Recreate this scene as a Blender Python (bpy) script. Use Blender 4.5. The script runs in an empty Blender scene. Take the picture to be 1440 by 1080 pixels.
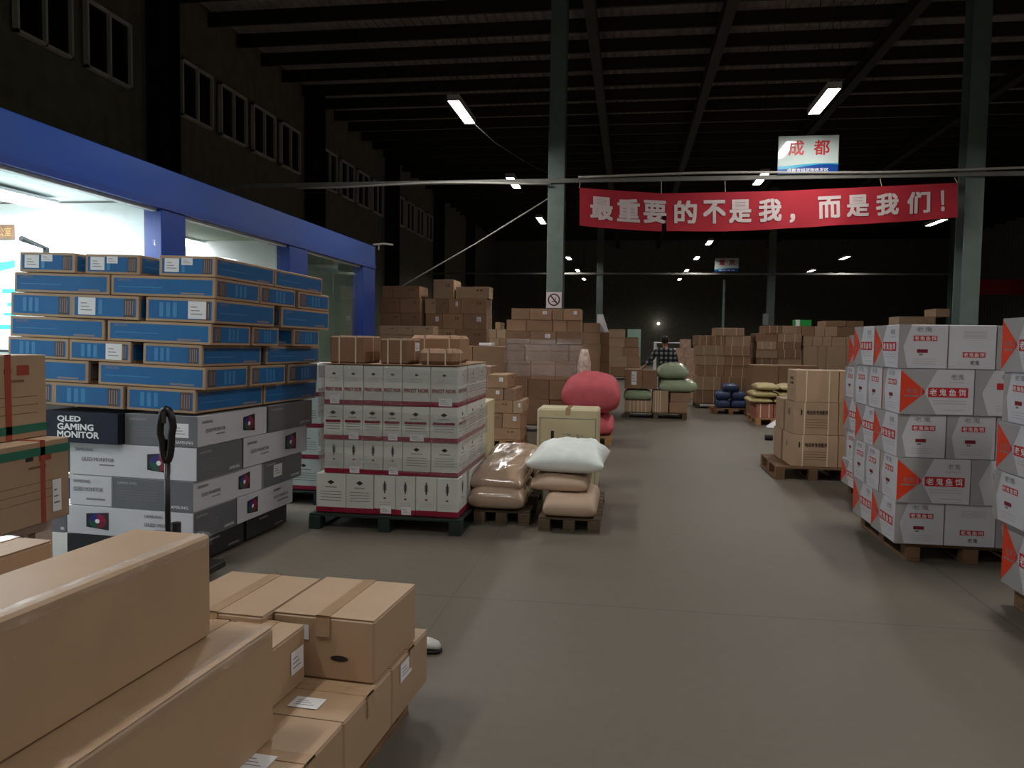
import bpy, bmesh, math, random
from mathutils import Matrix, Vector, noise
random.seed(7)
SC = bpy.context.scene
COL = SC.collection
R = math.radians

# ------------------------------------------------------------------ camera (1440x1080 frame)
FPX, ROLL, VPX, VPY, CAMH = 1100.0, R(.8), 885.0, 480.0, 1.6
yc = Vector((VPX-720, 540-VPY, FPX)).normalized()
_s, _c = math.sin(ROLL), math.cos(ROLL)
zc = Vector((_s, _c, -(yc.x*_s+yc.y*_c)/yc.z)).normalized()
xc = zc.cross(yc)
if xc.x < 0: xc = -xc
cam = bpy.data.objects.new('camera', bpy.data.cameras.new('camera')); COL.objects.link(cam)
cam.data.sensor_width = 36.0; cam.data.lens = FPX/1440*36.0; cam.data.clip_start = .05; cam.data.clip_end = 300
_r = Matrix(((xc.x, xc.y, -xc.z), (yc.x, yc.y, -yc.z), (zc.x, zc.y, -zc.z)))
cam.matrix_world = Matrix.Translation((0, 0, CAMH)) @ _r.to_4x4()
SC.camera = cam

# ------------------------------------------------------------------ world, exposure
SC.view_settings.view_transform = 'Standard'
SC.view_settings.look = 'None'
SC.view_settings.gamma = 1.0
SC.view_settings.use_curve_mapping = False
SC.view_settings.exposure = 0.0
w = bpy.data.worlds.new('night'); SC.world = w; w.use_nodes = True
w.node_tree.nodes['Background'].inputs[0].default_value = (.35, .4, .5, 1)
w.node_tree.nodes['Background'].inputs[1].default_value = .004
LAMP_W = 58.0          # each hall lamp
OFFICE_W = 62.0        # each office lamp
LAMPS = [(x, y) for x in (-2.86, 2.93) for y in (-4.8, 1.2, 7.1, 13.08, 19.0, 25.0, 30.9, 36.5, 42.8, 48.7)] + [(9.3, y) for y in (1.2, 7.1, 13.08, 26.1, 36.5, 42.9)]  # the pair behind the viewer is unseen, added to brighten the stack fronts
LAMPS = [p for p in LAMPS if not (p[0] < 0 and 30 < p[1] < 31)]
LAMP_Z = 5.4
YC = 14.9              # the frame of columns that carries the banner

# ------------------------------------------------------------------ pixel -> point helpers
def ray(px, py):
    d = Vector((px-720, 540-py, FPX))
    return Vector((xc.dot(d), yc.dot(d), zc.dot(d)))
EYE = Vector((0, 0, CAMH))
def at_y(px, py, Y):
    r = ray(px, py); return EYE + r*(Y/r.y)
def at_x(px, py, X):
    r = ray(px, py); return EYE + r*(X/r.x)
def at_z(px, py, Z=0.0):
    r = ray(px, py); return EYE + r*((Z-CAMH)/r.z)

class Frame:
    """a place a stack stands at: origin and small turn"""
    def __init__(s, origin, yaw=0, rx=0, ry=0):
        s.M = Matrix.Translation(origin) @ Matrix.Rotation(R(yaw), 4, 'Z') @ Matrix.Rotation(R(rx), 4, 'X') @ Matrix.Rotation(R(ry), 4, 'Y')
        s.I = s.M.inverted()
    def _l(s, px, py):
        return s.I @ EYE, s.I.to_3x3() @ ray(px, py)
    def front(s, px, py, y=0.0):
        e, r = s._l(px, py); return e + r*((y-e.y)/r.y)
    def side(s, px, py, x=0.0):
        e, r = s._l(px, py); return e + r*((x-e.x)/r.x)
FLAT = lambda Y: Frame((0, Y, 0))

# ------------------------------------------------------------------ materials
def lin(c):
    return tuple(((v/255)/12.92 if v/255 <= .04045 else (((v/255)+.055)/1.055)**2.4) for v in c) + (1,)
MATS = {}
def mat(name, rgb, rough=.6, var=0.0, nscale=8, namt=.12, metal=0, bump=0, bscale=40, spec=.5, emit=0, stretch=(1, 1, 1), coat=0):
    if name in MATS: return MATS[name]
    m = bpy.data.materials.new(name); m.use_nodes = True; MATS[name] = m
    nt = m.node_tree; b = nt.nodes['Principled BSDF']; N = nt.nodes.new; L = nt.links.new
    col = lin(rgb)
    b.inputs['Base Color'].default_value = col
    b.inputs['Roughness'].default_value = rough
    b.inputs['Metallic'].default_value = metal
    b.inputs['Specular IOR Level'].default_value = spec
    if coat: b.inputs['Coat Weight'].default_value = coat; b.inputs['Coat Roughness'].default_value = .12
    if emit:
        b.inputs['Emission Color'].default_value = col; b.inputs['Emission Strength'].default_value = emit
    if namt or var or bump:
        tc = N('ShaderNodeTexCoord'); mp = N('ShaderNodeMapping'); L(tc.outputs['Object'], mp.inputs[0]); mp.inputs['Scale'].default_value = stretch
        nz = N('ShaderNodeTexNoise'); nz.inputs['Scale'].default_value = nscale; nz.inputs['Detail'].default_value = 5
        oi = N('ShaderNodeObjectInfo')
        ad = N('ShaderNodeVectorMath'); L(mp.outputs[0], ad.inputs[0]); L(oi.outputs['Location'], ad.inputs[1]); L(ad.outputs[0], nz.inputs['Vector'])
        mr = N('ShaderNodeMapRange'); L(nz.outputs[0], mr.inputs[0]); mr.inputs[1].default_value = .3; mr.inputs[2].default_value = .7
        mr.inputs[3].default_value = 1-namt; mr.inputs[4].default_value = 1+namt
        m2 = N('ShaderNodeMapRange'); L(oi.outputs['Random'], m2.inputs[0]); m2.inputs[3].default_value = 1-var; m2.inputs[4].default_value = 1+var
        mu = N('ShaderNodeMath'); mu.operation = 'MULTIPLY'; L(mr.outputs[0], mu.inputs[0]); L(m2.outputs[0], mu.inputs[1])
        vm = N('ShaderNodeVectorMath'); vm.operation = 'SCALE'; vm.inputs[0].default_value = col[:3]; L(mu.outputs[0], vm.inputs['Scale'])
        L(vm.outputs[0], b.inputs['Base Color'])
        if bump:
            n2 = N('ShaderNodeTexNoise'); n2.inputs['Scale'].default_value = bscale; n2.inputs['Detail'].default_value = 4; L(ad.outputs[0], n2.inputs['Vector'])
            bp = N('ShaderNodeBump'); bp.inputs['Strength'].default_value = bump; bp.inputs['Distance'].default_value = .02; L(n2.outputs[0], bp.inputs['Height']); L(bp.outputs[0], b.inputs['Normal'])
    return m

def film(name, tint=(235, 235, 235), alpha=.1, rough=.12, bump=.9, scale=14, stretch=(1, 1, 1), dist=.05):
    """clear plastic film: mostly see-through with a crinkled gloss"""
    m = bpy.data.materials.new(name); m.use_nodes = True; nt = m.node_tree; N = nt.nodes.new; L = nt.links.new
    nt.nodes.remove(nt.nodes['Principled BSDF'])
    tr = N('ShaderNodeBsdfTransparent'); gl = N('ShaderNodeBsdfGlossy'); gl.inputs['Roughness'].default_value = rough; gl.inputs[0].default_value = lin(tint)
    lw = N('ShaderNodeLayerWeight'); lw.inputs[0].default_value = .5
    pw = N('ShaderNodeMath'); pw.operation = 'POWER'; pw.inputs[1].default_value = 4; L(lw.outputs['Facing'], pw.inputs[0])
    ad = N('ShaderNodeMath'); ad.operation = 'MULTIPLY_ADD'; ad.inputs[1].default_value = .7; ad.inputs[2].default_value = alpha; L(pw.outputs[0], ad.inputs[0])
    mx = N('ShaderNodeMixShader'); L(ad.outputs[0], mx.inputs[0]); L(tr.outputs[0], mx.inputs[1]); L(gl.outputs[0], mx.inputs[2])
    if bump:
        tc = N('ShaderNodeTexCoord'); mp = N('ShaderNodeMapping'); L(tc.outputs['Object'], mp.inputs[0]); mp.inputs['Scale'].default_value = stretch
        nz = N('ShaderNodeTexNoise'); nz.inputs['Scale'].default_value = scale; nz.inputs['Detail'].default_value = 6; L(mp.outputs[0], nz.inputs['Vector'])
        bp = N('ShaderNodeBump'); bp.inputs['Strength'].default_value = bump; bp.inputs['Distance'].default_value = dist; L(nz.outputs[0], bp.inputs['Height'])
        L(bp.outputs[0], gl.inputs['Normal'])
    L(mx.outputs[0], nt.nodes['Material Output'].inputs[0])
    MATS[name] = m
    return m

CARD = mat('kraft cardboard', (172, 143, 115), .62, .10, 5, .06, bump=.06, bscale=25)
CARDF = mat('pale kraft cardboard', (174, 145, 116), .5, .05, 4, .05, bump=.06, bscale=18)
CARDD = mat('old brown cardboard', (156, 122, 94), .7, .16, 6, .08)
CARDR = mat('reddish brown cardboard', (142, 108, 84), .7, .12, 6, .08)
CARDY = mat('yellow buff cardboard', (204, 192, 154), .6, .04, 5, .05)
CARDIN = mat('raw cardboard edge', (120, 86, 58), .8)
BLUE = mat('blue printed card', (10, 98, 158), .6, .06, 6, .06)
BLUEP = mat('pale blue print', (54, 132, 190), .45, namt=0)
BROWNP = mat('brown print', (86, 66, 56), .6, namt=.25, nscale=60)
ORANGEP = mat('tan print', (140, 128, 132), .6, namt=0)
WHITEC = mat('white printed card', (205, 205, 212), .45, .03, 5, .03)
GREYC = mat('grey printed card', (104, 106, 112), .4, .08, 5, .05)
NAVY = mat('navy printed card', (14, 18, 44), .7, .05, 5, .1)
BLACKC = mat('black printed card', (38, 40, 42), .35, .05, 5, .1)
PAPER = mat('white sticker paper', (232, 232, 236), .5, namt=.03)
INK = mat('black ink', (36, 32, 30), .6, namt=0)
GREYINK = mat('grey ink', (128, 126, 130), .6, namt=0)
LIGHTINK = mat('light grey ink', (186, 184, 186), .6, namt=0)
WHITEINK = mat('white ink', (240, 240, 242), .5, namt=0)
REDINK = mat('red ink', (196, 34, 40), .5, namt=0)
ORANGE = mat('orange red ink', (228, 62, 26), .5, namt=.04)
DREDINK = mat('dark red ink', (128, 18, 34), .5, namt=0)
WINEC = mat('white liquor card', (206, 209, 203), .4, .05, 6, .04)
WINER = mat('wine red print', (142, 20, 50), .4, namt=.06)
TAPE = mat('clear brown tape', (176, 146, 116), .2, namt=.03, spec=.6, bump=.12, bscale=16)
STRAP = mat('pale plastic strap', (222, 206, 180), .35, namt=0)
REDTAPE = mat('red printed tape', (156, 66, 50), .35, namt=.1)
GREENTAPE = mat('green tape', (38, 108, 88), .35, namt=.05)
WOOD = mat('pallet wood', (168, 126, 86), .75, .12, 6, .2, stretch=(1, 6, 6))
WOODM = mat('shaded pallet wood', (120, 90, 64), .8, .1, 6, .2)  # pallet wood with the shadow under the bait stacks put into its colour
WOODD = mat('dark pallet wood', (92, 76, 56), .8, .1, 6, .2)
PALLETG = mat('dark green plastic pallet', (30, 46, 42), .5, namt=.1)
STEELG = mat('grey green painted steel', (104, 118, 112), .5, .03, 4, .1)
STEELD = mat('dark painted steel', (44, 40, 40), .6, namt=.1)
WALLM = mat('dull wall cladding', (126, 124, 110), .75, 0, 3, .15)
ROOFM = mat('roof sheeting', (160, 150, 146), .55, 0, 2, .2)
BLUEM = mat('blue panel paint', (20, 68, 152), .32, 0, 3, .04)
BLUEM2 = mat('deep blue post paint', (26, 60, 140), .3, 0, 3, .04)
OFFW = mat('office white paint', (232, 236, 236), .6, namt=.02)
OFFG = mat('office grey green paint', (158, 172, 150), .7, namt=.03)
ALU = mat('aluminium', (216, 216, 214), .45, metal=.0, namt=.05)
GREYP = mat('grey painted tube', (170, 168, 160), .45, namt=.05)
BLACKP = mat('black paint', (22, 20, 20), .35, namt=.1)
RUBBER = mat('black rubber', (20, 20, 20), .7, namt=0)
CLOTHR = mat('red banner cloth', (168, 30, 46), .8, namt=.05, nscale=3)
LAMPE = mat('lamp diffuser', (255, 252, 246), .5, namt=0, emit=30)
OFFE = mat('office tube', (250, 254, 255), .5, namt=0, emit=14)
SACKW = mat('white woven sack', (232, 240, 238), .5, .03, 10, .04, bump=.25, bscale=12)
SACKB = mat('brown paper sack', (184, 158, 136), .55, .05, 8, .07, bump=.3, bscale=9)
SACKBP = mat('brown sack in clear plastic', (182, 156, 134), .22, .03, 8, .06, bump=.55, bscale=7, coat=.6)
SACKR = mat('red mesh sack', (206, 92, 100), .75, .06, 8, .1, bump=.3, bscale=18)
SACKG = mat('green woven sack', (150, 164, 134), .4, .06, 8, .1, bump=.4, bscale=9, coat=.25)
SACKY = mat('yellow woven sack', (190, 174, 122), .6, .06, 8, .08, bump=.3, bscale=12)
BLUEB = mat('blue plastic pack', (48, 68, 112), .5, .08, 20, .3, coat=.1)
CTAPE = film('crinkled clear tape', alpha=.06, rough=.26, bump=1.0, scale=20, stretch=(1, .6, 1))
WRAP = film('stretch wrap', alpha=.2, rough=.15, bump=1.0, scale=14, stretch=(1, 1, 2.4), dist=.05)
GLASS = film('window glass', alpha=.03, rough=.02, bump=0)
GLASSD = mat('dark window glass', (14, 15, 16), .12, namt=0)

# ------------------------------------------------------------------ mesh builder
class MB:
    def __init__(s): s.v = []; s.f = []; s.mi = []; s.m = []
    def slot(s, m):
        if m not in s.m: s.m.append(m)
        return s.m.index(m)
    def poly(s, pts, m):
        k = len(s.v); s.v += [tuple(p) for p in pts]; s.f.append(list(range(k, k+len(pts)))); s.mi.append(s.slot(m))
    def add(s, vs, fs, m):
        k = len(s.v); i = s.slot(m); s.v += [tuple(p) for p in vs]
        for f in fs: s.f.append([k+a for a in f]); s.mi.append(i)
    def box(s, x0, x1, y0, y1, z0, z1, m, b=0.0):
        b = min(b, (x1-x0)*.3, (y1-y0)*.3, (z1-z0)*.3)
        if b <= 0:
            vs = [(x, y, z) for z in (z0, z1) for y in (y0, y1) for x in (x0, x1)]
            s.add(vs, [(0, 2, 3, 1), (4, 5, 7, 6), (0, 1, 5, 4), (2, 6, 7, 3), (0, 4, 6, 2), (1, 3, 7, 5)], m); return
        X, Y, Z = (x0, x1), (y0, y1), (z0, z1); vs = []; idx = {}
        for i in (0, 1):
            for j in (0, 1):
                for k in (0, 1):
                    p = (X[i], Y[j], Z[k]); q = (X[i]+(b if i == 0 else -b), Y[j]+(b if j == 0 else -b), Z[k]+(b if k == 0 else -b))
                    for a in range(3):
                        vs.append(tuple(p[c] if c == a else q[c] for c in range(3))); idx[i, j, k, a] = len(vs)-1
        fs = []
        cyc = ((0, 0), (1, 0), (1, 1), (0, 1))
        for a in range(3):
            for e in (0, 1):
                f = []
                for (u, t) in cyc:
                    c = [0, 0, 0]; c[a] = e; c[(a+1) % 3] = u; c[(a+2) % 3] = t
                    f.append(idx[c[0], c[1], c[2], a])
                fs.append(f if e else f[::-1])
        for a in range(3):      # edges running along axis a
            p, q = (a+1) % 3, (a+2) % 3
            for u in (0, 1):
                for t in (0, 1):
                    c0 = [0, 0, 0]; c0[p] = u; c0[q] = t; c1 = list(c0); c1[a] = 1
                    f = [idx[(*c0, p)], idx[(*c0, q)], idx[(*c1, q)], idx[(*c1, p)]]
                    fs.append(f if (u ^ t) else f[::-1])
        for i in (0, 1):
            for j in (0, 1):
                for k in (0, 1):
                    f = [idx[i, j, k, a] for a in range(3)]
                    fs.append(f if (i+j+k) % 2 else f[::-1])
        s.add(vs, fs, m)
    def tube(s, pts, r, m, n=8, cap=True):
        pts = [Vector(p) for p in pts]; rings = []; up = None
        for i, p in enumerate(pts):
            d = (pts[min(i+1, len(pts)-1)]-pts[max(i-1, 0)]).normalized()
            if up is None: up = d.orthogonal().normalized()
            up = (up - d*up.dot(d)).normalized(); sd = d.cross(up)
            rr = r[i] if isinstance(r, (list, tuple)) else r
            rings.append([p+(up*math.cos(2*math.pi*k/n)+sd*math.sin(2*math.pi*k/n))*rr for k in range(n)])
        vs = [q for g in rings for q in g]; fs = []
        for i in range(len(rings)-1):
            for k in range(n):
                fs.append((i*n+k, i*n+(k+1) % n, (i+1)*n+(k+1) % n, (i+1)*n+k))
        if cap: fs.append(tuple(range(n))[::-1]); fs.append(tuple((len(rings)-1)*n+k for k in range(n)))
        s.add(vs, fs, m)
    def mesh(s, name, smooth=False):
        me = bpy.data.meshes.new(name); me.from_pydata(s.v, [], s.f)
        for m in s.m: me.materials.append(m)
        me.polygons.foreach_set('material_index', s.mi)
        if smooth: me.polygons.foreach_set('use_smooth', [True]*len(s.f))
        me.update(); return me
    def obj(s, name, parent=None, smooth=False, loc=None):
        o = bpy.data.objects.new(name, s.mesh(name, smooth)); COL.objects.link(o)
        if loc is not None: o.location = loc
        if parent is not None: o.parent = parent
        return o

def tag(o, label=None, cat=None, group=None, kind=None):
    if label: o['label'] = label
    if cat: o['category'] = cat
    if group: o['group'] = group
    if kind: o['kind'] = kind
    return o
def empty(name, loc, label, cat, group=None, rz=0):
    o = bpy.data.objects.new(name, None); COL.objects.link(o); o.location = loc; o.rotation_euler = (0, 0, rz)
    return tag(o, label, cat, group)
def structure(o): o['kind'] = 'structure'; return o

# ------------------------------------------------------------------ lettering
_txt = {}
def glyphs(t, bold=.0):
    """flat outline of a text in a unit-high box: verts (u,v), faces, width/height"""
    k = (t, bold)
    if k not in _txt:
        cu = bpy.data.curves.new('t', 'FONT'); cu.body = t; cu.size = 1; cu.resolution_u = 2; cu.space_line = .86
        o = bpy.data.objects.new('t', cu); COL.objects.link(o)
        dg = bpy.context.evaluated_depsgraph_get(); me = o.evaluated_get(dg).to_mesh()
        vs = [(v.co.x, v.co.y) for v in me.vertices]; fs = [tuple(p.vertices) for p in me.polygons]
        o.evaluated_get(dg).to_mesh_clear(); bpy.data.objects.remove(o); bpy.data.curves.remove(cu)
        if vs and bold:
            n0 = len(vs); base = list(vs); bf = list(fs); vs = []; fs = []
            for k2, (dx, dy) in enumerate(((-bold, -bold), (bold, -bold), (bold, bold), (-bold, bold))):
                vs += [(a+dx, b+dy) for a, b in base]; fs += [tuple(i+n0*k2 for i in f) for f in bf]
        if not vs: vs = [(0, 0), (1, 0), (1, 1)]; fs = [(0, 1, 2)]
        x0, x1 = min(v[0] for v in vs), max(v[0] for v in vs); y0, y1 = min(v[1] for v in vs), max(v[1] for v in vs)
        _txt[k] = ([((a-x0)/(x1-x0), (b-y0)/(y1-y0), i*4//len(vs) if bold else 0) for i, (a, b) in enumerate(vs)], fs, (x1-x0)/(y1-y0))
    return _txt[k]

class Face:
    """one side of a box: u runs to the viewer's right, v up, both in metres from the lower left corner"""
    def __init__(s, mb, o, U, V, L, H): s.mb, s.o, s.U, s.V, s.L, s.H = mb, Vector(o), Vector(U), Vector(V), L, H; s.n = s.U.cross(s.V)
    def p(s, u, v, e=.0012): return s.o+s.U*u+s.V*v+s.n*e
    def quad(s, u0, v0, u1, v1, m, e=.0012): s.mb.poly([s.p(u0, v0, e), s.p(u1, v0, e), s.p(u1, v1, e), s.p(u0, v1, e)], m)
    def q(s, u0, v0, u1, v1, m, e=.0012): s.quad(u0*s.L, v0*s.H, u1*s.L, v1*s.H, m, e)
    def pg(s, pts, m, e=.0012): s.mb.poly([s.p(u*s.L, v*s.H, e) for u, v in pts], m)
    def text(s, t, u0, v0, u1, v1, m, bold=.0, e=.002, keep=False):
        vs, fs, asp = glyphs(t, bold)
        a0, b0, a1, b1 = u0*s.L, v0*s.H, u1*s.L, v1*s.H
        if keep and asp*(b1-b0) < a1-a0: a1 = a0+asp*(b1-b0)
        s.mb.add([s.p(a0+(a1-a0)*u, b0+(b1-b0)*v, e+.0004*k) for u, v, k in vs], fs, m)
def sides(mb, w, d, h):
    x, y = w/2, d/2
    return {'f': Face(mb, (-x, -y, 0), (1, 0, 0), (0, 0, 1), w, h), 'r': Face(mb, (x, -y, 0), (0, 1, 0), (0, 0, 1), d, h),
            'b': Face(mb, (x, y, 0), (-1, 0, 0), (0, 0, 1), w, h), 'l': Face(mb, (-x, y, 0), (0, -1, 0), (0, 0, 1), d, h),
            't': Face(mb, (-x, -y, h), (1, 0, 0), (0, 1, 0), w, d)}

# ------------------------------------------------------------------ print styles: fn(face, is_long, side_key)
def st_plain(F, long, k): pass
def st_blue(F, long, k):
    b = .022/F.L; t = .018/F.H
    F.q(b, t, 1-b, 1-t, BLUE)
    if long:
        F.text('SAMSUNG', .07, .72, .2, .86, ORANGEP); F.q(.68, .16, .9, .24, ORANGEP, .002); F.q(.07, .42, .5, .46, BLUEP, .002)
    else:
        flip = k in 'rl'
        a, c = (.06, .22) if flip else (.78, .93)
        F.q(a, t, c, 1-t, BROWNP, .002)
        for i in range(4): F.q(a+.02+.035*i, .2, a+.035+.035*i, .8, ORANGEP, .0026)
        u = .42 if flip else .2
        for i in range(3): F.q(u+.1*i, .2, u+.06+.1*i, .8, BLUEP, .002)
def art(F, u0, v0, u1, v1):
    F.pg([(u0, v0+(v1-v0)*.12), (u1, v0), (u1, v1), (u0, v1-(v1-v0)*.12)], INK, .002)
    W, H = u1-u0, v1-v0; cu, cv = u0+W*.5, v0+H*.48
    cols = [mat('magenta art', (150, 24, 70), .4, namt=0), mat('blue art', (44, 40, 120), .4, namt=0), mat('green art', (24, 84, 70), .4, namt=0), mat('dark red art', (120, 26, 44), .4, namt=0)]
    n = 16
    for i in range(n):
        a, b = 2*math.pi*i/n, 2*math.pi*(i+1)/n
        F.pg([(cu, cv), (cu+W*.4*math.cos(a), cv+H*.42*math.sin(a)), (cu+W*.4*math.cos(b), cv+H*.42*math.sin(b))], cols[i*4//n], .0026)
    F.pg([(cu+W*.1*math.cos(2*math.pi*i/12), cv+H*.12*math.sin(2*math.pi*i/12)) for i in range(12)], WHITEINK, .003)
def st_mon(F, long, k):
    if long:
        flip = k == 'x'
        F.text('SAMSUNG', .05, .74, .19, .84, GREYINK, .01); F.text('QLED MONITOR', .1, .42, .36, .56, GREYINK, .005); F.q(.24, .32, .36, .36, GREYINK)
        art(F, .62, .2, .8, .82)
    else:
        F.q(0, 0, 1, 1, GREYC)
        F.text('SAMSUNG', .06, .8, .3, .88, LIGHTINK, .01, .002); F.text('SAMSUNG', .7, .1, .94, .2, WHITEINK, .01, .002)
        for i in range(4): F.q(.08, .3+.09*i, .55, .32+.09*i, GREYINK, .002)
def st_monflip(F, long, k):
    if long:
        F.text('SAMSUNG', .62, .74, .76, .84, GREYINK, .01); F.text('QLED MONITOR', .62, .42, .9, .56, GREYINK, .005); F.q(.7, .28, .9, .34, GREYINK)
        art(F, .16, .2, .34, .82)
    else: st_mon(F, long, k)
def st_mongrey(F, long, k): st_mon(F, False, k)
def st_monwhite(F, long, k):
    F.text('SAMSUNG', .1, .76, .5, .86, GREYINK, .01); F.text('QLED MONITOR', .1, .46, .8, .62, GREYINK, .005); F.q(.4, .2, .85, .26, GREYINK)
def st_navy(F, long, k):
    F.q(0, 0, 1, 1, NAVY)
    if k == 'f':
        for i, t in enumerate(('QLED', 'GAMING', 'MONITOR')): F.text(t, .24, .66-.25*i, (.54, .7, .77)[i], .88-.25*i, WHITEINK, .03, .002)
def st_black(F, long, k):
    F.q(0, 0, 1, 1, BLACKC); F.text('SAMSUNG', .3, .78, .5, .88, LIGHTINK, .01, .002); F.text('SAMSUNG', .68, .12, .9, .22, LIGHTINK, .01, .002)
FACET = mat('silver facet print', (166, 164, 166), .45, namt=.02)
def st_bait(F, long, k):
    if long:
        F.pg([(0, 0), (.5, 0), (.33, .5), (.5, 1), (0, 1)], FACET)
        F.pg([(0, .03), (.28, .4), (.28, .6), (0, .97)], ORANGE, .002); F.pg([(.29, .4), (.345, .5), (.29, .6)], REDINK, .002)
        F.text('老鬼', .08, .46, .24, .58, ORANGEP, .0, .0026); F.q(.05, .39, .26, .42, ORANGEP, .0026)
        F.q(.38, .39, .92, .6, REDINK, .002)
        for i, c in enumerate('老鬼鱼饵'): F.text(c, .40+.13*i, .42, .5+.13*i, .575, WHITEINK, .012, .0026)
        F.text('老鬼', .68, .78, .86, .9, GREYINK); F.q(.66, .71, .86, .73, LIGHTINK)
        for i in range(2): F.q(.45, .3-.06*i, .9, .32-.06*i, LIGHTINK)
        F.q(.6, .1, .88, .12, LIGHTINK)
    else:
        F.pg([(0, 0), (.2, 0), (.1, .5), (.26, 1), (0, 1)], FACET)
        F.text('老鬼', .34, .84, .68, .95, GREYINK); F.q(.3, .63, .78, .75, REDINK)
        for i, c in enumerate('老鬼鱼饵'): F.text(c, .315+.115*i, .645, .415+.115*i, .735, WHITEINK, .01, .002)
        F.q(.38, .36, .6, .44, DREDINK); F.q(.42, .3, .5, .34, GREYINK)
        for i in range(3): F.q(.3, .1+.055*i, .76, .115+.055*i, LIGHTINK)
def st_baittext(F, long, k):
    if long: return st_bait(F, long, k)
    for i in range(5): F.q(.3, .7+.035*i, .8, .715+.035*i, LIGHTINK)
    F.q(.3, .27, .78, .39, REDINK)
    for i, c in enumerate('老鬼鱼饵'): F.text(c, .315+.115*i, .285, .415+.115*i, .375, WHITEINK, .01, .002)
    F.text('老鬼', .46, .1, .66, .2, INK)
def st_baitend(F, long, k):
    if k in 'lr': return st_bait(F, long, k)
    F.pg([(0, 0), (.2, 0), (.1, .5), (.26, 1), (0, 1)], FACET); F.q(.3, .58, .62, .72, REDINK); F.q(.5, .3, .6, .36, DREDINK); F.text('老鬼', .36, .8, .52, .92, GREYINK)
    for i in range(3): F.q(.3, .1+.055*i, .76, .115+.055*i, LIGHTINK)
def emblem(F, u, v, r):
    F.pg([(u-r*F.H/F.L, v), (u, v-r*.6), (u+r*F.H/F.L, v), (u, v+r*.6)], INK)
def st_wine(F, long, k):
    F.q(0, .0, 1, .13, WINER); emblem(F, .5, .78, .1); emblem(F, .5, .065, .035); F.q(.3, .64, .7, .665, GREYINK)
    for i in range(4): F.q(.14, .3+.075*i, .86, .318+.075*i, GREYINK)
def st_wine2(F, long, k):
    F.q(0, .0, 1, .14, WINER)
    F.q(.42, .62, .58, .8, GREYINK); F.q(.47, .55, .53, .86, INK, .002); F.q(.44, .4, .56, .44, WINER)
    for i in range(2): F.q(.2, .24+.06*i, .8, .255+.06*i, LIGHTINK)
def st_wine3(F, long, k):
    st_wine(F, long, k); F.q(.1, .5, .9, .56, WINER, .002)
    F.text('PINOT', .14, .49, .86, .575, DREDINK, .01, .003)
def st_winetop(F, long, k):
    F.q(0, 0, 1, .12, WINER); F.text('PINOT NOIR', .06, .34, .94, .44, WINER, .03); emblem(F, .5, .78, .06); F.q(.25, .66, .75, .68, LIGHTINK); F.q(.25, .6, .75, .615, LIGHTINK)
def st_text(F, long, k):
    if not long: F.text('易碎', .4, .55, .6, .75, INK); return
    F.text('电动车专用配件', .3, .62, .78, .76, INK, .02); F.text('↑', .16, .6, .2, .78, INK, .02) ; F.q(.16, .6, .19, .78, INK)
    for i in range(4): F.q(.28, .22+.08*i, .8, .233+.08*i, CARDIN)
def st_text2(F, long, k):
    if not long: return
    F.text('新型节能', .35, .68, .75, .78, INK, .01); F.text('小心轻放', .35, .54, .75, .64, INK, .01)
    for i in range(3): F.q(.35, .2+.08*i, .75, .21+.08*i, CARDIN)
def st_beige(F, long, k):
    F.quad(.03, .03, F.L-.03, .038, GREYINK); F.quad(.03, F.H-.11, F.L-.03, F.H-.102, GREYINK)
    F.quad(.03, .03, .038, F.H-.1, GREYINK); F.quad(F.L-.038, .03, F.L-.03, F.H-.1, GREYINK)
    F.q(.23, .6, .28, .72, INK); F.q(.24, .5, .27, .52, GREYINK)
    F.text('小心轻放', .42, .64, .56, .7, GREYINK); F.text('向上', .64, .62, .76, .69, GREYINK); F.q(.44, .54, .48, .6, GREYINK); F.q(.66, .48, .74, .5, GREYINK)
def st_marks(F, long, k):
    F.q(.62, .62, .68, .78, CARDIN); F.q(.72, .62, .8, .78, CARDIN)
def st_old(F, long, k):
    F.q(.52, .78, .6, .84, INK); F.q(.66, .76, .8, .88, REDTAPE); F.q(.55, .68, .74, .71, CARDIN)
    for i in range(3): F.q(.25, .3+.1*i, .9, .308+.1*i, CARDIN)

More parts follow.
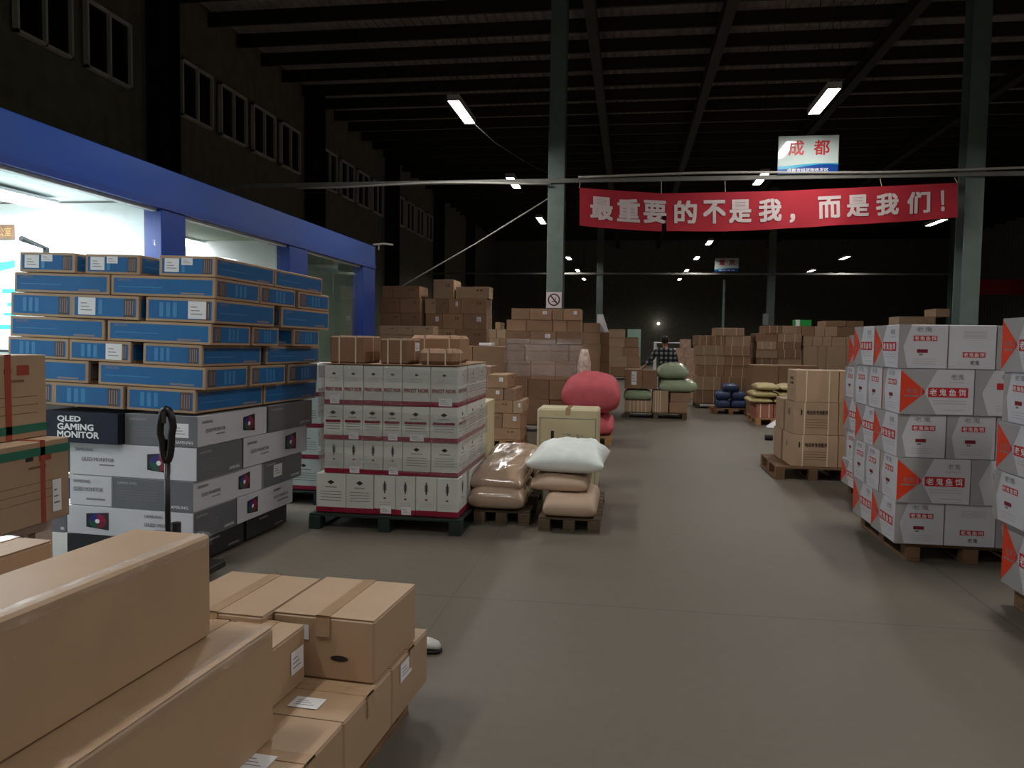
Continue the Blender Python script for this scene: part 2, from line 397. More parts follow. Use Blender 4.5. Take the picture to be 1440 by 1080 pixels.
# ------------------------------------------------------------------ carton
_meshes = {}
ROOTNAME = {}
def carton(name, label, cat, M, w, d, h, body, style=st_plain, group=None, tape=None, sticker=None, straps=None, flaps=False, bev=.004, lean=0):
    """M: world matrix of the middle of the base; w,d,h its size. One body mesh; tape, stickers, straps are its parts."""
    key = (name, round(w, 3), round(d, 3), round(h, 3), body.name, style.__name__, flaps)
    if key not in _meshes:
        mb = MB(); mb.box(-w/2, w/2, -d/2, d/2, 0, h, body, bev)
        if flaps:
            along = d >= w
            g = .003
            if along:
                mb.box(-w/2+.001, -g, -d/2+.002, d/2-.002, h, h+.004, body, .0015); mb.box(g, w/2-.001, -d/2+.002, d/2-.002, h, h+.004, body, .0015)
            else:
                mb.box(-w/2+.002, w/2-.002, -d/2+.001, -g, h, h+.004, body, .0015); mb.box(-w/2+.002, w/2-.002, g, d/2-.001, h, h+.004, body, .0015)
        S = sides(mb, w, d, h)
        for k in 'frbl':
            lg = (w >= d) if k in 'fb' else (d > w)
            style(S[k], lg, k)
        _meshes[key] = mb.mesh(name)
    o = bpy.data.objects.new(name, _meshes[key]); COL.objects.link(o)
    o.matrix_world = M
    tag(o, label, cat, group)
    if tape:
        kt = ('tape', round(w, 3), round(d, 3), round(h, 3), tape, flaps)
        if kt not in _meshes:
            mb = MB(); e = .0065 if flaps else .002; tw = .026; dr = min(.07, h*.4)
            if d >= w or tape == 'y':
                mb.box(-tw, tw, -d/2-e, d/2+e, h, h+e, TAPE); mb.box(-tw, tw, -d/2-e, -d/2-.0005, h-dr, h+e, TAPE); mb.box(-tw, tw, d/2+.0005, d/2+e, h-dr, h+e, TAPE)
            else:
                mb.box(-w/2-e, w/2+e, -tw, tw, h, h+e, TAPE); mb.box(-w/2-e, -w/2-.0005, -tw, tw, h-dr, h+e, TAPE); mb.box(w/2+.0005, w/2+e, -tw, tw, h-dr, h+e, TAPE)
            _meshes[kt] = mb.mesh('packing_tape')
        c = bpy.data.objects.new('packing_tape', _meshes[kt]); COL.objects.link(c); c.parent = o
    for s in (sticker or []):                       # (side, u0, v0, u1, v1)
        mb = MB(); F = sides(mb, w, d, h + (.0045 if flaps and s[0] == 't' else 0))[s[0]]
        F.q(*s[1:5], PAPER, .003)
        du, dv = s[3]-s[1], s[4]-s[2]
        for i in range(3): F.q(s[1]+du*.15, s[2]+dv*(.25+.2*i), s[1]+du*(.8-.15*i), s[2]+dv*(.3+.2*i), GREYINK, .0034)
        c = mb.obj('shipping_label', o); c['label'] = 'white paper shipping label'
    for s in (straps or []):                        # ('x' or 'y', position 0..1, material, half width)
        mb = MB(); ax, t, m, hw = s; e = .0035
        if ax == 'x':
            x = -w/2+w*t
            for a in ((x-hw, x+hw, -d/2-e, d/2+e, h+.0005, h+e), (x-hw, x+hw, -d/2-e, -d/2-.0005, 0, h+e), (x-hw, x+hw, d/2+.0005, d/2+e, 0, h+e)): mb.box(*a, m)
        elif ax == 'y':
            y = -d/2+d*t
            for a in ((-w/2-e, w/2+e, y-hw, y+hw, h+.0005, h+e), (-w/2-e, -w/2-.0005, y-hw, y+hw, 0, h+e), (w/2+.0005, w/2+e, y-hw, y+hw, 0, h+e)): mb.box(*a, m)
        else:
            z = h*t
            for a in ((-w/2-e, w/2+e, -d/2-e, -d/2-.0005, z-hw, z+hw), (-w/2-e, w/2+e, d/2+.0005, d/2+e, z-hw, z+hw), (-w/2-e, -w/2-.0005, -d/2, d/2, z-hw, z+hw), (w/2+.0005, w/2+e, -d/2, d/2, z-hw, z+hw)): mb.box(*a, m)
        mb.obj('strap', o)
    return o
def flat(x0, x1, y0, y1, z0, F=None, jit=0):
    M = Matrix.Translation(((x0+x1)/2, (y0+y1)/2, z0))
    if jit: M = M @ Matrix.Rotation(R(random.uniform(-jit, jit)), 4, 'Z')
    return (F.M @ M) if F else M
ORD = ['first', 'second', 'third', 'fourth', 'fifth', 'sixth', 'seventh', 'eighth', 'ninth']
def ordn(i, n):
    if n == 1: return 'only'
    if i == 0: return 'leftmost'
    if i == n-1: return 'rightmost'
    return ORD[i] + ' from left'
def rown(i, n):
    return 'top row' if i == 0 else ('bottom row' if i == n-1 else ORD[i]+' row')

def pallet(x0, x1, y0, y1, label, m=WOOD, h=.13, M=None, group='pallets under the goods'):
    o = bpy.data.objects.new('wooden_pallet' if m is not PALLETG else 'plastic_pallet', None); COL.objects.link(o)
    o.matrix_world = M @ Matrix.Translation(((x0+x1)/2, (y0+y1)/2, 0)) if M else Matrix.Translation(((x0+x1)/2, (y0+y1)/2, 0))
    tag(o, label, 'pallet', group)
    w, d = x1-x0, y1-y0
    mb = MB(); n = max(4, int(d/.16)); p = d/n
    for i in range(n): mb.box(-w/2, w/2, -d/2+p*i+.012, -d/2+p*(i+1)-.012, h-.022, h-.001, m, .003)
    mb.obj('deck', o)
    for i in (-1, 0, 1):
        mb = MB(); cx = i*(w/2-.05)
        for j in (-1, 0, 1): mb.box(cx-.05, cx+.05, j*(d/2-.06)-.06, j*(d/2-.06)+.06, .02, h-.022, m, .004)
        mb.box(cx-.05, cx+.05, -d/2, d/2, 0, .02, m, .002)
        mb.obj('runner', o)
    return o

def grid_stack(what, Y, depth, rows, body=CARD, style=st_plain, cat='carton', group=None, base='pallet', pm=WOODD, bodies=None, xref=None, floorlabel=None, name='cardboard_carton', stickers=0, straps=0, tape=False, extra=True, adj='brown', seed=1):
    """a stack facing the camera: rows = [(y top, y bottom, [x0, x1, ...])] measured on its front; extra rows of the lowest widths carry it down to its pallet"""
    rnd = random.Random(seed)
    F = FLAT(Y); out = []; zt = []
    for (ya, yb, xs) in rows:
        xm = xref or (xs[0]+xs[-1])/2
        zt.append((F.front(xm, ya).z, F.front(xm, yb).z, [F.front(x, (ya+yb)/2).x for x in xs]))
    pz = .13 if base == 'pallet' else 0
    zl = zt[-1][1]
    if extra and zl > pz+.04:
        n = max(1, round((zl-pz)/.42)); hh = (zl-pz)/n
        for k in range(n): zt.append((zl-hh*k, zl-hh*(k+1), zt[-1][2]))
    else: zt[-1] = (zt[-1][0], pz, zt[-1][2])
    for i in range(len(zt)-1): zt[i] = (zt[i][0], zt[i+1][0], zt[i][2])
    n = len(zt)
    for i, (a, b, xs) in enumerate(zt):
        for j in range(len(xs)-1):
            x0, x1 = xs[j]+.004, xs[j+1]-.004
            if x1-x0 < .05: continue
            dy = rnd.uniform(0, .03); dd = depth*rnd.uniform(.94, 1)
            bd = rnd.choice(bodies) if bodies else body
            sp = [('x', .28, STRAP, .006), ('x', .72, STRAP, .006)] if rnd.random() < straps else None
            sk = [('f', .58, .5, .78, .8)] if rnd.random() < stickers else None
            lb = f'{adj} carton, {ordn(j, len(xs)-1)} in {rown(i, n)} of {what}'
            o = carton(name, lb, cat, flat(x0, x1, Y+dy, Y+dy+dd, b+.001), x1-x0, dd, a-b-.003, bd, style, group or 'cartons of '+what, sticker=sk, straps=sp, tape=tape)
            out.append(o)
    xs = [x for r in zt for x in r[2]]
    if base == 'pallet': pallet(min(zt[-1][2]), max(zt[-1][2]), Y-.02, Y+depth+.03, 'wooden pallet under '+what, pm)
    return out, zt

# ------------------------------------------------------------------ the hall
def room():
    mb = MB(); mb.poly([(-10, -8, 0), (22, -8, 0), (22, 60, 0), (-10, 60, 0)], None)
    m = bpy.data.materials.new('concrete floor'); m.use_nodes = True; nt = m.node_tree; N = nt.nodes.new; L = nt.links.new; b = nt.nodes['Principled BSDF']
    tc = N('ShaderNodeTexCoord')
    n1 = N('ShaderNodeTexNoise'); n1.inputs['Scale'].default_value = .55; n1.inputs['Detail'].default_value = 6; L(tc.outputs['Object'], n1.inputs['Vector'])
    n2 = N('ShaderNodeTexNoise'); n2.inputs['Scale'].default_value = 14; n2.inputs['Detail'].default_value = 5; L(tc.outputs['Object'], n2.inputs['Vector'])
    mx = N('ShaderNodeMix'); mx.data_type = 'RGBA'; L(n1.outputs[0], mx.inputs['Factor']); mx.inputs[6].default_value = lin((101, 92, 81)); mx.inputs[7].default_value = lin((110, 105, 94))
    m2 = N('ShaderNodeMapRange'); L(n2.outputs[0], m2.inputs[0]); m2.inputs[3].default_value = .9; m2.inputs[4].default_value = 1.1
    vm = N('ShaderNodeVectorMath'); vm.operation = 'SCALE'; L(mx.outputs[2], vm.inputs[0]); L(m2.outputs[0], vm.inputs['Scale'])
    sx = N('ShaderNodeSeparateXYZ'); L(tc.outputs['Object'], sx.inputs[0])
    nw = N('ShaderNodeTexNoise'); nw.inputs['Scale'].default_value = 1.2; L(tc.outputs['Object'], nw.inputs['Vector'])
    def joint(out, pos, wid, wob):
        a = N('ShaderNodeMath'); a.operation = 'MULTIPLY_ADD'; L(nw.outputs[0], a.inputs[0]); a.inputs[1].default_value = wob; a.inputs[2].default_value = -pos-wob/2
        c = N('ShaderNodeMath'); c.operation = 'ADD'; L(out, c.inputs[0]); L(a.outputs[0], c.inputs[1])
        d = N('ShaderNodeMath'); d.operation = 'ABSOLUTE'; L(c.outputs[0], d.inputs[0])
        e = N('ShaderNodeMath'); e.operation = 'LESS_THAN'; L(d.outputs[0], e.inputs[0]); e.inputs[1].default_value = wid
        return e.outputs[0]
    js = [joint(sx.outputs[1], 4.68, .006, .03), joint(sx.outputs[0], 2.22, .008, .02), joint(sx.outputs[1], 10.2, .006, .02), joint(sx.outputs[0], -1.05, .003, .04), joint(sx.outputs[1], 15.9, .006, .02)]
    acc = js[0]
    for j in js[1:]:
        a = N('ShaderNodeMath'); a.operation = 'MAXIMUM'; L(acc, a.inputs[0]); L(j, a.inputs[1]); acc = a.outputs[0]
    m3 = N('ShaderNodeMix'); m3.data_type = 'RGBA'; L(acc, m3.inputs['Factor']); L(vm.outputs[0], m3.inputs[6]); m3.inputs[7].default_value = lin((88, 82, 74))
    L(m3.outputs[2], b.inputs['Base Color'])
    rr = N('ShaderNodeMapRange'); L(n1.outputs[0], rr.inputs[0]); rr.inputs[3].default_value = .48; rr.inputs[4].default_value = .66; L(rr.outputs[0], b.inputs['Roughness'])
    b.inputs['Specular IOR Level'].default_value = .35
    mb.m = [m]; structure(mb.obj('floor'))
    # walls
    for nm, x in (('wall_left', -10.0), ('wall_right', 22.0)):
        mb = MB(); n = 340; s = 1 if x < 0 else -1
        pr = []
        for i in range(n+1):
            y = -8+68*i/n; pr.append((x+s*(.03 if (i % 2) else 0), y))
        vs = [(p[0], p[1], z) for z in (0, 9.3) for p in pr]
        mb.add(vs, [(i, i+1, n+1+i+1, n+1+i) for i in range(n)], WALLM); mb.box(min(x, x-s*.08), max(x, x-s*.08), -8, 60, 0, 9.3, WALLM)
        structure(mb.obj(nm))
    for nm, y in (('wall_back', 60), ('wall_front', -8.1)):
        mb = MB(); mb.box(-10, 22, y, y+.1, 0, 9.3, WALLM); structure(mb.obj(nm))
    # corrugated roof and purlins
    mb = MB(); n = 560
    vs = [(-10+32*i/n, y, 9.25+.045*math.cos(i*math.pi/2)) for y in (-8, 60) for i in range(n+1)]
    mb.add(vs, [(i, n+1+i, n+2+i, i+1) for i in range(n)], ROOFM); structure(mb.obj('ceiling'))
    pm = MB(); pm.box(-10, 22, -.04, .04, 0, .012, STEELD); pm.box(-10, 22, -.04, -.03, 0, .32, STEELD); pm.box(-10, 22, -.04, .04, .31, .32, STEELD)
    me = pm.mesh('roof_purlin')
    for k in range(36):
        o = bpy.data.objects.new('roof_purlin', me); COL.objects.link(o); o.location = (0, 11+1.33*k, 8.88); structure(o)
    # rafters running away
    for x in (-.98, 1.95, 5.8, 9.9):
        mb = MB(); mb.box(x-.12, x+.12, 2, 60, 8.56, 8.58, STEELD); mb.box(x-.12, x+.12, 2, 60, 8.85, 8.87, STEELD); mb.box(x-.01, x+.01, 2, 60, 8.58, 8.85, STEELD)
        structure(mb.obj('roof_rafter'))
room()

def hcolumn(x, y, h, m, w=.3, d=.36, name='column'):
    mb = MB(); mb.box(x-w/2, x+w/2, y-d/2, y-d/2+.014, 0, h, m, .002); mb.box(x-w/2, x+w/2, y+d/2-.014, y+d/2, 0, h, m, .002); mb.box(x-.006, x+.006, y-d/2+.014, y+d/2-.014, 0, h, m)
    mb.box(x-w/2-.08, x+w/2+.08, y-d/2-.08, y+d/2+.08, 0, .02, m)
    return structure(mb.obj(name))
for y, xs_ in ((YC, (at_y(781, 415, YC).x, at_y(1357, 440, YC).x, 13.0)), (37.0, (-1.42, 6.3, 14.0))):
    for x in xs_:
        hcolumn(x, y, 8.6, STEELG)
for y in (7.5, 15.4, 23.4, 31.4, 39.4, 47.4):
    hcolumn(-9.75, y, 9.2, mat('dark blue wall column', (40, 40, 60), .6, namt=.05), .5, .45, 'wall_column')
# cross beams
for y, xa, xb, zb_ in ((YC, -9.9, 22, at_y(780, 262, YC).z), (37.0, -9.9, 22, 4.66)):
    mb = MB(); mb.box(xa, xb, y-.22, y-.19, zb_+.02, zb_+.1, mat('dull beam paint', (112, 112, 106), .6, namt=.1), .004); structure(mb.obj('cross_beam'))
# clerestory windows, two metres wide bays in the left wall
def wall_window(y0, wd):
    mb = MB(); x = -9.9; z0, z1 = 6.45, 7.7
    t = .05
    for a in ((y0, y0+t, z0, z1), (y0+wd-t, y0+wd, z0, z1), (y0, y0+wd, z0, z0+t), (y0, y0+wd, z1-t, z1), (y0+wd*.48, y0+wd*.52, z0, z1)):
        mb.box(x-.05, x+.05, a[0], a[1], a[2], a[3], ALU)
    o = structure(mb.obj('window_%d' % wall_window.n)); wall_window.n += 1
    mb = MB(); mb.box(x-.03, x-.02, y0+t, y0+wd-t, z0+t, z1-t, GLASSD); mb.obj('pane', o)
wall_window.n = 1
for bay in (8.25, 16.3, 24.3, 32.3):
    for k in range(4): wall_window(bay+1.66*k, 1.3)

# ------------------------------------------------------------------ lamps of the hall
def lamp_parts():
    a = MB(); a.box(-.09, .09, -.67, .67, .03, .085, GREYP, .006)
    a.box(-.1, -.09, -.67, .67, -.012, .085, GREYP); a.box(.09, .1, -.67, .67, -.012, .085, GREYP); a.box(-.1, .1, -.68, -.665, -.012, .085, GREYP); a.box(-.1, .1, .665, .68, -.012, .085, GREYP)
    b = MB(); b.box(-.085, .085, -.65, .65, 0, .03, LAMPE, .01)
    c = MB()
    for y in (-.45, .45): c.tube([(0, y, .08), (0, y, 3.5)], .006, STEELD, 5)
    return a.mesh('housing'), b.mesh('diffuser'), c.mesh('hanger_rod')
LM = lamp_parts()
LD = bpy.data.lights.new('hall_lamp', 'AREA'); LD.shape = 'RECTANGLE'; LD.size = .16; LD.size_y = 1.3; LD.energy = LAMP_W; LD.color = (1, .968, .915); LD.spread = R(170)
rowname = {-2.86: 'row left of the aisle', 2.93: 'row right of the aisle', 9.3: 'row far to the right'}
for (x, y) in LAMPS:
    seen = sorted([p for p in LAMPS if abs(p[0]-x) < .5 and p[1] > (20 if x > 8 else 9)], key=lambda p: p[1])
    if (x, y) in seen:
        i = seen.index((x, y)); lb = f'white tube lamp, {"nearest" if i == 0 else ORD[i]+" nearest"}, hanging in the {rowname[min(rowname, key=lambda k: abs(k-x))]}'
    else: lb = 'unseen white tube lamp hanging overhead out of view'
    o = empty('ceiling_light', (x, y, LAMP_Z), lb, 'lamp', 'hanging tube lamps')
    for nm, me in zip(('housing', 'diffuser', 'hanger_rod'), LM):
        c = bpy.data.objects.new(nm, me); COL.objects.link(c); c.parent = o
    l = bpy.data.objects.new('hall_lamp', LD); COL.objects.link(l); l.parent = o; l.location = (0, 0, -.012)

# ------------------------------------------------------------------ the glazed office
OX = -5.1
def office():
    zf = at_x(0, 225, OX).z; zt = at_x(0, 150, OX).z
    yend = at_x(528, 360, OX).y; y0 = -1.0
    def Y(px): return at_x(px, 330, OX).y
    mb = MB(); mb.box(OX-.25, OX, y0, yend, zf, zt, BLUEM, .01); mb.box(OX-.25, OX+.012, y0, yend, zf-.02, zf+.05, BLUEM2)
    structure(mb.obj('trim_1'))
    mb = MB(); mb.box(-9.6, OX-.25, y0, yend, zt-.12, zt-.04, OFFG); structure(mb.obj('office_roof'))
    mb = MB(); mb.box(-9.6, OX-.26, y0, yend-.2, zf+.08, zf+.12, OFFW); structure(mb.obj('office_ceiling'))
    posts = [(Y(228), Y(262)), (Y(408), Y(433)), (Y(511), yend)]
    for a, b in posts:
        mb = MB(); mb.box(OX-.22, OX-.005, a, b, 0, zf-.02, BLUEM2, .008); structure(mb.obj('office_post'))
    mb = MB(); mb.box(-9.6, OX-.22, yend-.12, yend, 0, zt-.12, BLUEM2); structure(mb.obj('wall_end'))
    mb = MB(); mb.box(-9.7, -9.6, y0, yend, 0, zf+.06, OFFW); structure(mb.obj('office_wall'))
    for a, b in posts[:2]:
        mb = MB(); mb.box(-9.6, OX-.24, a+.05, a+.13, 0, zf+.06, OFFW); structure(mb.obj('office_partition'))
    mb = MB(); mb.box(-9.6, OX-.2, y0-.1, y0, 0, zf+.06, OFFW); structure(mb.obj('office_partition'))
    # sill wall and glass
    segs = [(y0, posts[0][0]), (posts[0][1], posts[1][0]), (posts[1][1], posts[2][0])]
    for i, (a, b) in enumerate(segs):
        mb = MB(); mb.box(OX-.14, OX-.05, a, b, 0, .25, BLUEM2); structure(mb.obj('trim_%d' % (i+2)))
        mb = MB(); mb.box(OX-.12, OX-.06, a, b, zf-.05, zf-.02, ALU); mb.box(OX-.12, OX-.06, a, b, .25, .29, ALU)
        o = structure(mb.obj('window_%d' % (wall_window.n))); wall_window.n += 1
        cuts = [a] + [c for c in ((Y(62), Y(148)) if i == 0 else ((a+b)/2,)) if a < c < b] + [b]
        for p, q in zip(cuts, cuts[1:]):
            g = MB(); g.box(OX-.095, OX-.085, p+.004, q-.004, .29, zf-.05, GLASS); g.obj('pane', o)
    for nm, a in (('wall_lining', (-9.595, -9.58, posts[0][0]+.15, yend-.13, 0, zf+.06)), ('wall_lining', (-9.58, OX-.24, yend-.14, yend-.125, 0, zf+.06)), ('wall_lining', (-9.58, OX-.24, posts[0][0]+.135, posts[0][0]+.15, 0, zf+.05)), ('office_ceiling', (-9.58, OX-.27, posts[0][1], yend-.2, zf+.055, zf+.075)), ('office_floor', (-9.58, OX-.24, 1.0, yend-.2, .002, .012))):
        mb = MB(); mb.box(*a, OFFG); structure(mb.obj(nm))
    # lamps: first room bright, second dimmer, third nearly off
    e = MB(); e.box(-.15, .15, -.6, .6, -.04, 0, OFFE, .005); em = e.mesh('tube')
    hs = MB(); hs.box(-.2, .2, -.63, .63, 0, .03, OFFW); hm = hs.mesh('housing')
    for k, (x, y, f) in enumerate(((-7.2, 2.0, 1.6), (-7.2, 5.4, 1.6), (-8.4, 7.4, 1.4), (-6.4, 7.2, 1.2), (-6.7, 9.7, .06), (-6.7, 11.3, .05), (-7.0, 14.6, .02))):
        o = empty('office_light', (x, y, zf+.02), ['pale tube lamp on the bright office ceiling, nearest the viewer', 'pale tube lamp in the middle of the bright office ceiling', 'pale tube lamp at the back of the bright office ceiling', 'pale tube lamp near the glass of the bright office', 'tube lamp nearer the viewer behind the second office window', 'tube lamp farther along behind the second office window', 'small spot of lamp behind the third office window'][k], 'lamp', 'office ceiling lamps')
        for nm, me in (('tube', em), ('housing', hm)):
            c = bpy.data.objects.new(nm, me); COL.objects.link(c); c.parent = o
            if k == 6: c.scale = (.3, .12, 1)
        ld = bpy.data.lights.new('office_lamp', 'AREA'); ld.shape = 'RECTANGLE'; ld.size = .3; ld.size_y = 1.2; ld.energy = OFFICE_W*f; ld.color = (.76, .9, 1)
        l = bpy.data.objects.new('office_lamp', ld); COL.objects.link(l); l.parent = o; l.location = (0, 0, -.05)
    # things seen on the partition that closes the bright office
    Yp = posts[0][0]+.05
    a, b = at_y(-26, 337, Yp), at_y(21, 316, Yp); w, h = b.x-a.x, b.z-a.z
    mb = MB(); mb.box(a.x, b.x, Yp-.03, Yp-.001, a.z, b.z, mat('brown plaque', (120, 84, 58), .5), .004)
    F = Face(mb, (a.x, Yp-.03, a.z), (1, 0, 0), (0, 0, 1), w, h); F.text('办公室', .3, .2, .95, .8, mat('gold lettering', (190, 150, 80), .4, namt=0))
    tag(mb.obj('wall_plaque'), 'brown plaque on the white office partition', 'sign')
    a, b = at_y(-60, 494, Yp), at_y(23, 366, Yp); w, h = b.x-a.x, b.z-a.z
    mb = MB(); TEAL = mat('teal print', (60, 190, 200), .5, namt=0); SKY = mat('sky blue print', (60, 160, 220), .5, namt=0)
    mb.box(a.x, b.x, Yp-.02, Yp-.001, a.z, b.z, OFFW, .004)
    F = Face(mb, (a.x, Yp-.02, a.z), (1, 0, 0), (0, 0, 1), w, h)
    F.pg([(.5, .84), (1, .92), (1, 1), (.7, .97), (.5, .92)], SKY); F.q(.78, .64, 1, .69, TEAL); F.q(.86, .5, 1, .54, TEAL); F.q(.8, .4, 1, .43, TEAL); F.q(.6, .25, 1, .3, SKY); F.q(.6, 0, 1, .03, INK)
    tag(mb.obj('office_poster'), 'white office poster with teal and sky blue bands', 'poster')
    c = at_x(55, 345, -6.4); mb = MB()
    mb.tube([(c.x-.05, c.y-.2, c.z+.05), (c.x, c.y+.1, c.z-.02), (c.x, c.y+.12, c.z-1.0)], .035, BLACKP, 6)
    mb.box(c.x-.2, c.x+.2, c.y-.05, c.y+.25, 0, c.z-.9, BLACKP)
    tag(mb.obj('bent_stand'), 'dark bent arm standing inside the bright office window', 'stand')
office()
# small pipe bracket on the office corner
p = at_x(535, 345, -4.98)
mb = MB(); mb.tube([(-5.1, p.y-.1, p.z), (-4.9, p.y, p.z+.03), (-4.75, p.y+.1, p.z+.02)], .02, GREYP, 6); mb.tube([(-5.0, p.y-.05, p.z), (-5.0, p.y-.05, p.z-.1)], .015, GREYP, 6)
tag(mb.obj('pipe_bracket'), 'thin pale pipe bracket on the blue office corner', 'bracket')


# ------------------------------------------------------------------ blue and white monitor cartons, left of the aisle
ST = 'the blue monitor stack'
FB = Frame(at_z(283, 801), yaw=-2.6, rx=-.6, ry=1.6)       # the leaning upper part
FW = Frame(at_z(283, 801), yaw=-2.6, rx=-.4, ry=.5)
def corner_z(F, pys, px):
    return [F.front(px, p).z for p in pys]
def monitor_rows(F, zs, rows, cat, label):
    n = len(rows)
    for i, (fr, sd, xcorner) in enumerate(rows):
        z1, z0 = zs[i], zs[i+1]
        hb = z1-z0-.004
        ym = (z1+z0)/2
        def fx(px):
            lo = F.front(px, rowy[i])
            return lo.x
        rowy = [None]*n
        # pixel height of the row's middle at the corner
        c = F.M @ Vector((0, 0, ym)); q = c-EYE; cx, cy, cz = (xc*0, 0, 0), 0, 0
        u = Vector((q.x*xc.x+q.y*yc.x+q.z*zc.x, q.x*xc.y+q.y*yc.y+q.z*zc.y, q.x*xc.z+q.y*yc.z+q.z*zc.z))
        u = Vector((q.dot(Vector((xc.x, yc.x, zc.x))), q.dot(Vector((xc.y, yc.y, zc.y))), q.dot(Vector((xc.z, yc.z, zc.z)))))
        rowy[i] = 540-FPX*u.y/u.z
        X1 = fx(xcorner)
        def sy(px): return F.side(px, rowy[i], X1).y
        nf = len(fr)
        for j, b in enumerate(fr):
            x0, x1 = fx(b[0]), fx(b[1])
            last = j == nf-1
            if last: x1 = X1
            dep = b[2] if not (last and sd) else sy(sd[0][1])
            lb = f'{b[3]}, {ordn(j, nf)}, front of {label[i]} layer, blue monitor stack'
            carton('monitor_carton', lb, 'carton', flat(x0, x1, b[5] if len(b) > 5 else 0, (b[5] if len(b) > 5 else 0)+dep, z0+.001, F), x1-x0, dep, hb, *b[4][:2], 'monitor cartons in the blue stack', sticker=b[4][2] if len(b[4]) > 2 else None)
        for j, b in enumerate(sd[1:]):
            y0, y1 = sy(b[0]), sy(b[1]); wd = b[2]; y0 += .003
            lb = f'{b[3]}, {["second", "third", "fourth"][j]} back, aisle side of {label[i]} layer, monitor stack'
            carton('monitor_carton', lb, 'carton', flat(X1-wd, X1, y0, y1, z0+.001, F), wd, y1-y0, hb, *b[4][:2], 'monitor cartons in the blue stack', sticker=b[4][2] if len(b[4]) > 2 else None)
S1_ = [('f', .1, .2, .36, .86), ('f', .4, .55, .6, .9)]
BL = lambda *s: (CARD, st_blue, list(s)) if s else (CARD, st_blue)
bshort, blong = 'blue carton end', 'long blue carton side'
rows = [
    ([(29, 107, .78, 'blue carton with two white stickers', BL(*S1_), -.01), (117, 194, .78, 'blue carton with two white stickers', BL(*S1_), .02), (224, 303, .78, 'blue carton with two white stickers', BL(*S1_))], [(304, 386), (387, 454, .5, blong, BL())], 303),
    ([(20, 154, .45, blong, BL()), (156, 303, .45, blong, BL())], [(303, 365), (366, 416, .7, bshort, BL()), (420, 463, .7, bshort, BL())], 303),
    ([(15, 102, .7, bshort, BL()), (104, 198, .7, 'blue carton with one white sticker', BL(('f', .1, .15, .36, .88)), -.02), (205, 302, .7, 'blue carton with one white sticker', BL(('f', .62, .15, .88, .88)))], [(302, 386), (396, 463, .5, blong, BL())], 302),
    ([(14, 147, .45, blong, BL()), (151, 298, .45, blong, BL())], [(297, 352), (355, 392, .7, bshort, BL()), (413, 449, .7, bshort, BL())], 297),
    ([(11, 96, .7, bshort, BL()), (97, 184, .7, 'blue carton with one white sticker', BL(('f', .6, .12, .86, .88))), (201, 286, .7, bshort, BL())], [(286, 367), (374, 449, .5, blong, BL())], 284),
    ([(-8, 124, .45, blong, BL()), (138, 290, .45, blong, BL())], [(288, 348), (352, 401, .7, bshort, BL()), (405, 446, .7, bshort, BL())], 289),
    ([(-10, 76, .7, bshort, BL()), (78, 176, .7, bshort, BL(), -.02), (178, 276, .7, bshort, BL())], [(275, 369), (371, 444, .5, blong, BL())], 275),
]
zB = corner_z(FB, (360, 390, 420, 455, 486, 517, 550, 584), 300)
lab = ['top', 'second', 'third', 'fourth', 'fifth', 'sixth', 'seventh']
monitor_rows(FB, zB, rows, 'carton', lab)
WL, GS = 'white screen carton', 'grey screen carton end'
MN = lambda *s: (WHITEC, st_mon, list(s)); MF = lambda *s: (WHITEC, st_monflip, list(s))
rows = [
    ([(64, 174, .5, 'navy carton reading QLED GAMING MONITOR', (NAVY, st_navy), -.06), (176, 278, .7, 'grey screen carton with white sticker', MN(('f', .66, .3, .88, .76)))], [(278, 375), (377, 438, .75, GS, (WHITEC, st_mongrey))], 278),
    ([(98, 277, .45, 'white screen carton with colourful picture', MN())], [(277, 340), (342, 431, .5, 'white screen carton with colourful picture', MN())], 276.5),
    ([(98, 157, .45, 'white screen carton with grey lettering', (WHITEC, st_monwhite)), (159, 273, .7, 'dark grey screen carton end', MN())], [(272, 368), (370, 423, .75, 'grey screen carton with white sticker', MN(('r', .24, .3, .46, .78)))], 272),
    ([(71, 92, .6, 'narrow grey carton edge', MN()), (94, 273, .45, 'white screen carton with colourful picture', MF())], [(272, 332), (333, 411, .5, 'white screen carton with colourful picture', MF())], 272),
    ([(95, 270, .5, 'black screen carton', (BLACKC, st_black))], [(270, 342), (346, 402, .7, 'black screen carton', (BLACKC, st_black))], 271),
]
zW = corner_z(FW, (585.5, 630, 678, 722, 764), 276) + [.03]
monitor_rows(FW, zW, rows, 'carton', ['eighth', 'ninth', 'tenth', 'eleventh', 'bottom'])
